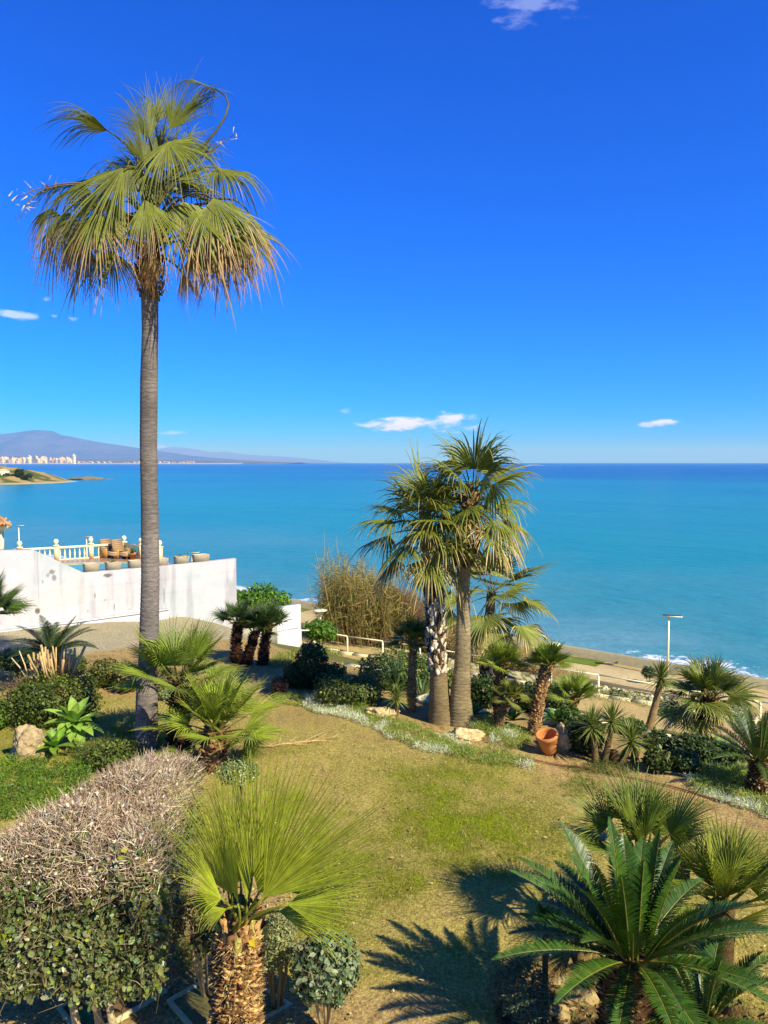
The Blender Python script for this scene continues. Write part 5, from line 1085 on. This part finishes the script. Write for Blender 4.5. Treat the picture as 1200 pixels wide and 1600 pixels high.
# ------------------------------------------------------------------ agaves, yuccas, cactus
g0 = G(112, 1165); agave('large pale green agave rosette in front of the hedge block', At(116, 1130, g0[1]), 22, .54, .22, 1, (.24, .38, .09), tilt=(.25, -.75, .6), stem=g0, el=(72, 0))
g0 = G(85, 1180); agave('lower agave rosette beside the limestone rock', At(85, 1168, g0[1] - .1), 15, .40, .16, 2, (.17, .32, .05), tilt=(-.1, -.35, .9), stem=g0, el=(75, 5))
for k, (px, py, lab) in enumerate([(742, 1112, 'agave rosette at the foot of the smooth trunked palm'), (800, 1122, 'agave rosette between the little leaning palm and the scaly palm'), (868, 1122, 'agave rosette behind the rock beside the pot')]):
    g0 = G(px, py + 14); agave(lab, g0 + UPV * .12, 14, .36, .12, 10 + k, (.10, .20, .05), el=(75, 8))
g0 = At(622, 1078, 17.0); g0[2] = hz(g0[0], g0[1]); yucca('large blue green spiky agave left of the slim straight palm', g0, At(621, 1078, 17.0), 30, .78, .06, 1, (.11, .18, .11), .06, 'spiky rosettes', el=(88, 12), droop=.15, stem=True, name='spiky_agave', cat='agave')
g0 = At(662, 1100, 16.4); g0[2] = hz(g0[0], g0[1]); yucca('smaller blue green spiky agave right of the slim straight palm', g0, At(660, 1094, 16.4), 24, .58, .055, 2, (.13, .20, .11), .05, 'spiky rosettes', el=(85, 10), droop=.15, name='spiky_agave', cat='agave')
YC = (.17, .21, .06)
for k, (b, h, L, lab) in enumerate([((930, 1192), (925, 1138), .36, 'left yucca of the clump of three on the bare soil'), ((942, 1192), (956, 1130), .36, 'middle and highest yucca of the clump of three on the bare soil'), ((966, 1194), (987, 1160), .38, 'right leaning yucca of the clump of three on the bare soil'), ((617, 1122), (620, 1093), .27, 'small yucca beside the rock at the silver ground cover')]):
    g0 = G(*b); yucca(lab, g0, At(*h, g0[1]), 115, L * 1.2, .024, 20 + k, YC, .055, 'yuccas in the bed')
g0 = At(1010, 1152, 15.2); g0[2] = hz(g0[0], g0[1]); yucca('tall single stemmed yucca left of the squat fan palm', g0, At(1033, 1062, 15.2), 115, .48, .026, 30, (.12, .16, .035), .07, 'yuccas in the bed', trcol=(.26, .18, .12))
for k, (px, py, h, lab) in enumerate([(956, 1192, .22, 'cut yucca stump between the middle and right yuccas'), (990, 1188, .2, 'cut yucca stump right of the leaning yucca')]):
    g0 = G(px, py); o = trunk(None, [g0 - UPV * .05, g0 + np.array([.04, 0, h])], [.075, .07], (.10, .06, .04), 12, 14, .04, k, M_bark2, 'tree_stump'); tag(o, lab, 'stump', 'cut yucca stumps')
def cactus():
    g0 = G(1024, 1160); root = thing('cactus', 'small pale columnar cactus left of the wide bush', 'cactus', g0)
    for dx, h in ((0, .34), (-.06, .22)):
        a = np.linspace(0, 6.283, 16, endpoint=False); rr = .045 * (1 + .22 * np.cos(a * 8)); V = [(g0[0] + dx + rr[k] * f * math.cos(a[k]), g0[1] + rr[k] * f * math.sin(a[k]), g0[2] - .03 + z) for z, f in ((0, 1), (h * .5, 1.05), (h * .9, .9), (h, .3)) for k in range(16)]
        MB().add(V, [(m * 16 + k, m * 16 + (k + 1) % 16, (m + 1) * 16 + (k + 1) % 16, (m + 1) * 16 + k) for m in range(3) for k in range(16)], None, (.30, .36, .20)).build('column', M_soft, root)
cactus()
g0 = G(525, 1060); yucca('small pale strap leaved plant beside the sandy path', At(537, 1075, 19.0), At(537, 1058, 19.0), 9, .40, .06, 40, (.40, .42, .18), .02, 'strap plants', el=(88, 40), stem=False, name='strap_plant', cat='plant')

# ------------------------------------------------------------------ plants of the shaded front bed
def shade_bed():
    r = np.random.default_rng(77)
    D = 6.75; t = At(852, 1450, D); b = At(850, 1510, D); b[2] = hz(b[0], b[1]); root = thing('frangipani', 'young broad leaved plant with a bare stem left of the front cycad', 'plant', b)
    MB().tube([b - UPV * .05, (b + t) / 2 + np.array([.01, 0, 0]), t], [.034, .03, .028], 8, (.12, .085, .06)).build('stem', M_bark2, root)
    for k in range(11): strap(MB(), t, azel(k * 2.4, R_(75 - 6 * k)), .26 * r.uniform(.8, 1.15), .10, .3, r, (.06, .15, .025)).build('leaf', M_leaf, root)
    for k, (px, py, D, lab) in enumerate([(832, 1505, 6.6, 'low broad leaved rosette under the young bare stemmed plant'), (862, 1528, 6.45, 'small dark rosette between the grey shrub and the cycad trunk')]):
        p = At(px, py, D); p[2] = hz(p[0], p[1]) + .03; root = thing('rosette_plant', lab, 'plant', p, 'shade rosettes')
        for q in range(12): strap(MB(), p, azel(q * 2.4, R_(70 - 5 * q)), .24, .075, .4, r, (.045, .12, .025)).build('leaf', M_leaf, root)
    p = G(905, 1512); o = trunk(None, [p - UPV * .05, p + np.array([0, 0, .30])], [.05, .055, .06], (.17, .12, .08), 10, 16, .05, 3, M_bark2, 'tree_stump'); tag(o, 'small pale topped stump in the shade left of the cycad', 'stump')
    for k, (px, py, sz, lab) in enumerate([(872, 1535, .16, 'pale clod of earth in front of the cycad trunk'), (905, 1560, .22, 'long earth clod beside the cycad trunk'), (860, 1582, .2, 'earth clod at the bottom edge left of the cycad'), (790, 1540, .09, 'small pale stone at the lawn edge in the shade')]):
        p = G(px, py); rock_at(p, (sz, sz * .6, sz * .32), (.34, .26, .17), 'clod', lab, 'clod', 70 + k, 'earth clods')
    n = 1500; a = r.uniform(0, 6.283, n); q = np.sqrt(r.random(n)) * 1.2; x = BED_C[0] + q * np.cos(a) * 1.2; y = BED_C[1] + q * np.sin(a); P = np.stack([x, y, H(x, y) + .01], -1)
    C = np.array([(.22, .17, .10), (.10, .14, .03), (.36, .29, .19)])[r.integers(0, 3, n)]; o = leaf_cloud(P, nrm(r.normal(size=(n, 3)) * .6 + UPV), .06, r, C, .3, .4).build('leaf_litter', M_soft); tag(o, 'dead leaf litter under the front cycad', 'litter', kind='stuff')
shade_bed()

# ------------------------------------------------------------------ rocks, pot, covers, hose, fallen frond
p = G(42, 1186); rock_at(p + UPV * .20, (.36, .28, .36), (.36, .28, .22), 'rock', 'upright limestone rock beside the agaves in the left bed', 'rock', 3, 'garden rocks', rough=.6)
p = G(592, 1118); rock_at(p + UPV * .05, (.42, .28, .17), (.55, .42, .31), 'rock', 'flat pinkish boulder by the small yucca at the silver ground cover', 'rock', 5, 'garden rocks')
p = G(728, 1150); rock_at(p + UPV * .03, (.36, .28, .16), (.58, .46, .34), 'rock', 'pale boulder at the foot of the smooth trunked palm', 'rock', 8, 'garden rocks')
p = G(880, 1172); rock_at(p + UPV * .20, (.16, .16, .30), (.46, .37, .27), 'rock', 'tall rough rock leaning behind the terracotta pot', 'rock', 11, 'garden rocks', rough=.6)
for k, (px, py, lab) in enumerate([(667, 1096, 'white stone between the spiky agave and the palm pair'), (750, 1118, 'white stone right of the palm pair'), (858, 1130, 'white stone behind the pot')]):
    p = G(px, py); rock_at(p + UPV * .04, (.24, .16, .13), (.72, .68, .62), 'rock', lab, 'rock', 30 + k, 'garden rocks')
def pot():
    p = G(859, 1178); ax = nrm(np.array([-.22, -.18, 1.0])); root = thing('terracotta_pot', 'empty terracotta pot tilted against the rock on bare soil', 'pot', p)
    prof = [(.9 * a_, .9 * b_) for a_, b_ in [(.001, 0), (.125, 0), (.14, .03), (.185, .20), (.205, .33), (.212, .335), (.228, .35), (.228, .41), (.215, .42), (.19, .42), (.185, .36), (.17, .2), (.11, .05), (.001, .05)]]
    o = MB().lathe(prof, 28, p, (.50, .205, .085)).build('pot_body', M_clay, root, smooth=True); o.rotation_euler = (R_(12), R_(-13), 0); o.location = (0, 0, .04)
pot()
def covers():
    for k, (pts, lab) in enumerate([([(96, 1573), (212, 1512), (254, 1548), (132, 1618)], 'square drain cover with green paint under the hedge'), ([(268, 1562), (356, 1512), (448, 1568), (330, 1632)], 'square drain cover behind the foreground palm trunk')]):
        q = []
        for px, py in pts: v = ray(px, py); t = (hz(-1.5, 7) + .035 - CAMZ) / v[2]; q.append(np.array([0, 0, CAMZ]) + v * t)
        q = np.array(q); c = q.mean(0); root = thing('drain_cover', lab, 'drain cover', c, 'drain covers'); f = c + (q - c) * 1.10; fi = c + (q - c) * .99
        V = np.vstack([f, f - UPV * .25, fi, fi - UPV * .05]); Q = [(a, (a + 1) % 4, (a + 1) % 4 + 4, a + 4) for a in range(4)] + [(a, a + 8, (a + 1) % 4 + 8, (a + 1) % 4) for a in range(4)] + [(a + 8, a + 12, (a + 1) % 4 + 12, (a + 1) % 4 + 8) for a in range(4)]
        MB().add(V, Q, None, (.50, .44, .35)).build('concrete_frame', M_conc, root)
        n = 26; u = np.linspace(0, 1, n); Uu, Ww = np.meshgrid(u, u); qi = c + (q - c) * .97 - UPV * .012
        P = (qi[0] * (1 - Uu[..., None]) + qi[1] * Uu[..., None]) * (1 - Ww[..., None]) + (qi[3] * (1 - Uu[..., None]) + qi[2] * Uu[..., None]) * Ww[..., None]; P = P.reshape(-1, 3)
        i = np.arange(n - 1)[:, None] * n; j = np.arange(n - 1)[None]; st = fbm(P[:, 0], P[:, 1], 0, 3, 3.)[:, None]; base = np.array((.17, .155, .085)) if k else np.array((.15, .095, .06))
        C = base * (.7 + .6 * st); gp = sstep(.58, .68, fbm(P[:, 0], P[:, 1], 0, 3, 2.2, 30. + k))[:, None]; C = C * (1 - gp) + np.array((.03, .20, .09)) * gp
        MB().add(P, np.stack([i + j, i + j + 1, i + n + j + 1, i + n + j], -1).reshape(-1, 4)[:, ::-1], None, C).build('cover_plate', M_conc, root)
covers()
def hose():
    P = [G(*q) + UPV * .025 for q in ((806, 1184), (850, 1194), (900, 1201), (950, 1211), (1000, 1221), (1050, 1232), (1100, 1247), (1140, 1258))]; q = np.linspace(0, 1, len(P)); u = np.linspace(0, 1, 60); P = np.array(P); Pn = np.stack([np.interp(u, q, P[:, j]) for j in range(3)], -1); Pn[:, 2] = H(Pn[:, 0], Pn[:, 1]) + .03
    tag(MB().tube(Pn, .014, 8, (.22, .10, .06)).build('irrigation_hose', M_clay, smooth=True), 'brown irrigation hose lying across the bare soil', 'hose')
    a, b_ = G(15, 1182), G(62, 1198); a[2] += .03; b_[2] += .03
    tag(MB().tube([a, (a + b_) / 2, b_], .02, 8, (.2, .13, .08)).build('edging_pipe', M_clay), 'brown edging pipe in front of the limestone rock', 'pipe')
    root = thing('fallen_frond', 'dry fallen palm frond lying on the lawn by the lush fan palm', 'frond', G(440, 1172)); r = np.random.default_rng(3)
    b = MB(); A, Bq = G(408, 1170) + UPV * .03, G(505, 1160) + UPV * .03; b.tube([A, (A + Bq) / 2 + UPV * .02, Bq], [.012, .01, .006], 5, (.5, .37, .2)); b.build('stalk', M_twig, root)
    k = r.random(60)[:, None]; P = A + (Bq - A) * k + UPV * .01; twig_cloud(P, nrm((Bq - A) + .5 * r.normal(size=(60, 3)) * np.array([1, 1, .15])), .35, .006, r, (.60, .46, .27)).build('leaf_strips', M_twig, root, kind='stuff')
hose()

# ------------------------------------------------------------------ ground cover and grass
def cover(name, label, poly, n, size, col, col2, seed, aspect=.22, th=.12, edge=.25, mat=None, tri=True):
    r = np.random.default_rng(seed); w = np.array([G(*p)[:2] for p in poly]); lo, hi = w.min(0) - .1, w.max(0) + .1
    x = r.uniform(lo[0], hi[0], n * 4); y = r.uniform(lo[1], hi[1], n * 4); ins = np.zeros(len(x), bool)
    jx, jy = x + (fbm(x, y, 0, 3, 2.5) - .5) * edge * 2, y + (fbm(x, y, 5, 3, 2.5) - .5) * edge * 2
    for k in range(len(w)):
        a, b = w[k], w[(k + 1) % len(w)]; c = ((a[1] > jy) != (b[1] > jy)) & (jx < (b[0] - a[0]) * (jy - a[1]) / (b[1] - a[1] + 1e-9) + a[0]); ins ^= c
    ins &= fbm(x, y, 9, 3, 3.5) > .33
    x, y = x[ins][:n], y[ins][:n]; m = len(x); hh = th * (.25 + 1.1 * fbm(x, y, 2, 3, 2.2)); P = np.stack([x, y, H(x, y) + r.random(m) * hh], -1)
    k = (sstep(.42, .58, fbm(x, y, 3, 3, 1.1)) + .2 * r.normal(size=m) > .5)[:, None]; C = np.where(k, vary(col2, m, r, .3), vary(col, m, r, .3))
    o = leaf_cloud(P, nrm(r.normal(size=(m, 3)) + np.array([0, -.2, .5])), size, r, C, 0, aspect, up=.8, tri=tri).build(name, mat or M_soft); tag(o, label, 'ground cover', kind='stuff')
SIL, GRN = (.58, .64, .70), (.24, .32, .08)
cover('silver_ground_cover', 'silvery ground cover band along the far lawn edge', [(425, 1083), (520, 1093), (610, 1122), (690, 1150), (770, 1172), (835, 1190), (838, 1206), (750, 1196), (660, 1176), (600, 1150), (520, 1118), (430, 1100)], 26000, .065, SIL, GRN, 1)
cover('silver_ground_cover', 'silvery cushion around the little leaning palm', [(765, 1150), (800, 1140), (826, 1152), (830, 1168), (800, 1172), (768, 1165)], 3500, .06, SIL, GRN, 2, th=.18)
cover('silver_ground_cover', 'grey green cushion at the foot of the bushy headed palm', [(738, 1132), (765, 1125), (790, 1135), (775, 1152), (740, 1148)], 2500, .06, (.30, .36, .26), GRN, 3, th=.2)
cover('silver_ground_cover', 'green and silver carpet below the bushes left of the right cycad', [(1085, 1188), (1130, 1195), (1180, 1215), (1168, 1235), (1120, 1228), (1080, 1208)], 6500, .07, (.26, .33, .18), GRN, 4, th=.2)
cover('silver_ground_cover', 'sparse silvery plants below the right cycad at the frame edge', [(1075, 1222), (1140, 1232), (1230, 1262), (1230, 1290), (1150, 1262), (1090, 1240)], 4500, .07, SIL, GRN, 5, th=.14)
cover('ground_cover', 'bright green leafy mat in the lower left bed', [(-60, 1200), (60, 1192), (150, 1200), (150, 1235), (80, 1270), (-60, 1300)], 14000, .05, (.10, .19, .02), (.15, .25, .03), 6, aspect=.5, th=.2, mat=M_leaf)
cover('ground_cover', 'dark green low shrubs between the agaves and the hedge', [(100, 1180), (170, 1165), (210, 1172), (210, 1195), (130, 1205)], 4500, .045, (.07, .11, .025), (.12, .16, .04), 7, aspect=.5, th=.28, mat=M_leaf)
cover('ground_cover', 'green weeds on the bank beyond the low hedges', [(500, 1018), (640, 1030), (700, 1045), (700, 1055), (560, 1030), (500, 1028)], 3500, .16, (.10, .17, .02), (.13, .2, .03), 8, th=.2)
cover('ground_cover', 'sparse green tufts on the dry soil below the hose', [(880, 1215), (960, 1222), (1050, 1245), (1110, 1268), (1090, 1285), (980, 1262), (880, 1240)], 2600, .06, (.16, .22, .03), (.22, .25, .06), 9, th=.08, edge=.5)
cover('ground_cover', 'small green tufts round the yucca stems', [(890, 1195), (940, 1188), (1000, 1195), (990, 1212), (900, 1210)], 1500, .07, (.13, .19, .03), (.08, .12, .03), 10, th=.1, edge=.5)
cover('ground_cover', 'grey green plants on the lawn left of the tall palm foot', [(175, 1135), (215, 1128), (218, 1150), (180, 1155)], 2200, .055, (.24, .30, .16), GRN, 11, th=.18)
cover('ground_cover', 'green weeds right of the tall palm foot', [(240, 1148), (275, 1145), (300, 1160), (245, 1168)], 1500, .055, (.16, .24, .04), GRN, 12, th=.15)
cover('ground_cover', 'green weeds in the bare earth by the drain covers', [(270, 1480), (325, 1470), (345, 1500), (290, 1515)], 900, .045, (.10, .17, .025), (.14, .2, .03), 13, aspect=.5, th=.12, mat=M_leaf)
cover('ground_cover', 'green plants on the ground by the three dark palms', [(420, 1030), (470, 1022), (475, 1035), (430, 1046)], 1800, .11, (.16, .22, .04), (.26, .28, .1), 14, th=.15)
cover('ground_cover', 'weeds among the rubble beside the path fence', [(900, 1075), (1000, 1088), (1100, 1110), (1100, 1122), (1000, 1104), (900, 1090)], 2500, .14, (.15, .2, .05), (.24, .25, .14), 15, th=.2, edge=.6)
def litter():
    r = np.random.default_rng(55); n = 2600; x = r.uniform(-3.4, -.3, n); y = r.uniform(5.5, 8.8, n); k = ground_colour(x, y)[:, 1] < .30; P = np.stack([x, y, H(x, y) + .012], -1)
    C = np.array([(.42, .32, .20), (.28, .19, .11), (.20, .22, .06), (.46, .38, .27)])[r.integers(0, 4, n)]
    o = leaf_cloud(P, nrm(r.normal(size=(n, 3)) * .5 + UPV), .038, r, C, .3, .5).build('leaf_litter', M_soft); tag(o, 'dry leaves and twigs on the bare earth round the foreground palm', 'litter', kind='stuff')
litter()
def grass():
    r = np.random.default_rng(66); n = 420000
    u = r.random(n); y = 6.2 * (17.0 / 6.2) ** u; x = r.uniform(-.58, .62, n) * y
    ok = lawn_in(x, y) + .4 * (fbm(x, y, 0, 3, 2.) - .5) > 0; s = S_(x, y); bd = np.hypot((x - BED_C[0]) / 1.25, (y - BED_C[1]) / 1.1) + (fbm(x, y, 0, 3, 2.2) - .5) * .5
    ok &= (bd > 1.02) & ~((x < -1.1 + (y - 6.5) * .05) & (y < 8.9)) & ~((y < 6.9) & (x < .7))
    g = greenness(x, y); ok &= r.random(n) < .35 + .65 * np.maximum(g, .55 * fbm(x, y, 0, 3, 3.)); ok &= x > -.62 * y
    x, y, g = x[ok], y[ok], g[ok]; m = len(x); P = np.stack([x, y, H(x, y) + (fbm(x, y, 0, 3, 6.0) - .5) * .035 - .006], -1)
    gr = (g + .35 * r.normal(size=m) > .42)[:, None]; br = sstep(.7, 1, g)[:, None]
    C = np.where(gr, vary(np.array((.21, .225, .025)), m, r, .35) * (1 - br) + vary(np.array((.25, .31, .02)), m, r, .25) * br, vary((.53, .435, .21), m, r, .42))
    C = C * (.55 + .9 * fbm(x, y, 0, 3, 11.0))[:, None]
    o = leaf_cloud(P, nrm(r.normal(size=(m, 3)) * np.array([1, 1, .3])), .032 + .026 * g, r, C, 0, .15, up=1.1, tri=True).build('lawn_grass', M_grass); tag(o, 'short patchy lawn grass, green and straw coloured', 'grass', kind='stuff')
grass()
def lawn_tufts():
    r = np.random.default_rng(68); k = 700; y = r.uniform(7.0, 14.5, k); x = r.uniform(-.35, .55, k) * y; ok = (lawn_in(x, y) > .1) & (np.hypot((x - BED_C[0]) / 1.25, (y - BED_C[1]) / 1.1) > 1.2) & ~((x < -1.0) & (y < 9)); x, y = x[ok], y[ok]; k = len(x)
    i = np.repeat(np.arange(k), 22); P = np.stack([x[i] + .05 * r.normal(size=len(i)), y[i] + .05 * r.normal(size=len(i)), 0 * x[i]], -1); P[:, 2] = H(P[:, 0], P[:, 1]) - .005
    cc = np.array([(.17, .23, .03), (.24, .27, .05), (.46, .40, .22)])[r.integers(0, 3, k)][i]
    o = leaf_cloud(P, nrm(r.normal(size=(len(i), 3)) * np.array([1, 1, .3])), .06, r, cc, .3, .14, up=1.2, tri=True).build('grass_tufts', M_grass); tag(o, 'taller grass tufts and weeds scattered over the lawn', 'grass', kind='stuff')
    n = 420; y = r.uniform(6.8, 14.5, n); x = r.uniform(-.3, .55, n) * y; ok = (lawn_in(x, y) > 0); x, y = x[ok], y[ok]; P = np.stack([x, y, H(x, y) + .03], -1); C = np.array([(.50, .40, .26), (.34, .22, .13), (.60, .52, .38)])[r.integers(0, 3, len(x))]
    o = leaf_cloud(P, nrm(r.normal(size=(len(x), 3)) * .5 + UPV), .055, r, C, .3, .4).build('fallen_leaves', M_soft); tag(o, 'small dry leaves fallen on the lawn', 'leaves', kind='stuff')
lawn_tufts()

# ------------------------------------------------------------------ haze over the distance
def haze():
    b = MB().box((-60000, -3000, SEA_Z - 9), (60000, 48000, 900.0)); m = bpy.data.materials.new('haze_air'); m.use_nodes = True; n, l = m.node_tree.nodes, m.node_tree.links
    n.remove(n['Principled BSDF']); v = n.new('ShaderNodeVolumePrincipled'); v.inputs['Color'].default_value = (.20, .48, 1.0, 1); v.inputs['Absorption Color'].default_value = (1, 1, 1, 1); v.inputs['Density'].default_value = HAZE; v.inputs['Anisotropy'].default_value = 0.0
    l.new(v.outputs[0], n['Material Output'].inputs['Volume']); o = b.build('haze', m); tag(o, 'thin bluish sea haze over the far coast', kind='stuff')
HAZE = 7.5e-5
haze()
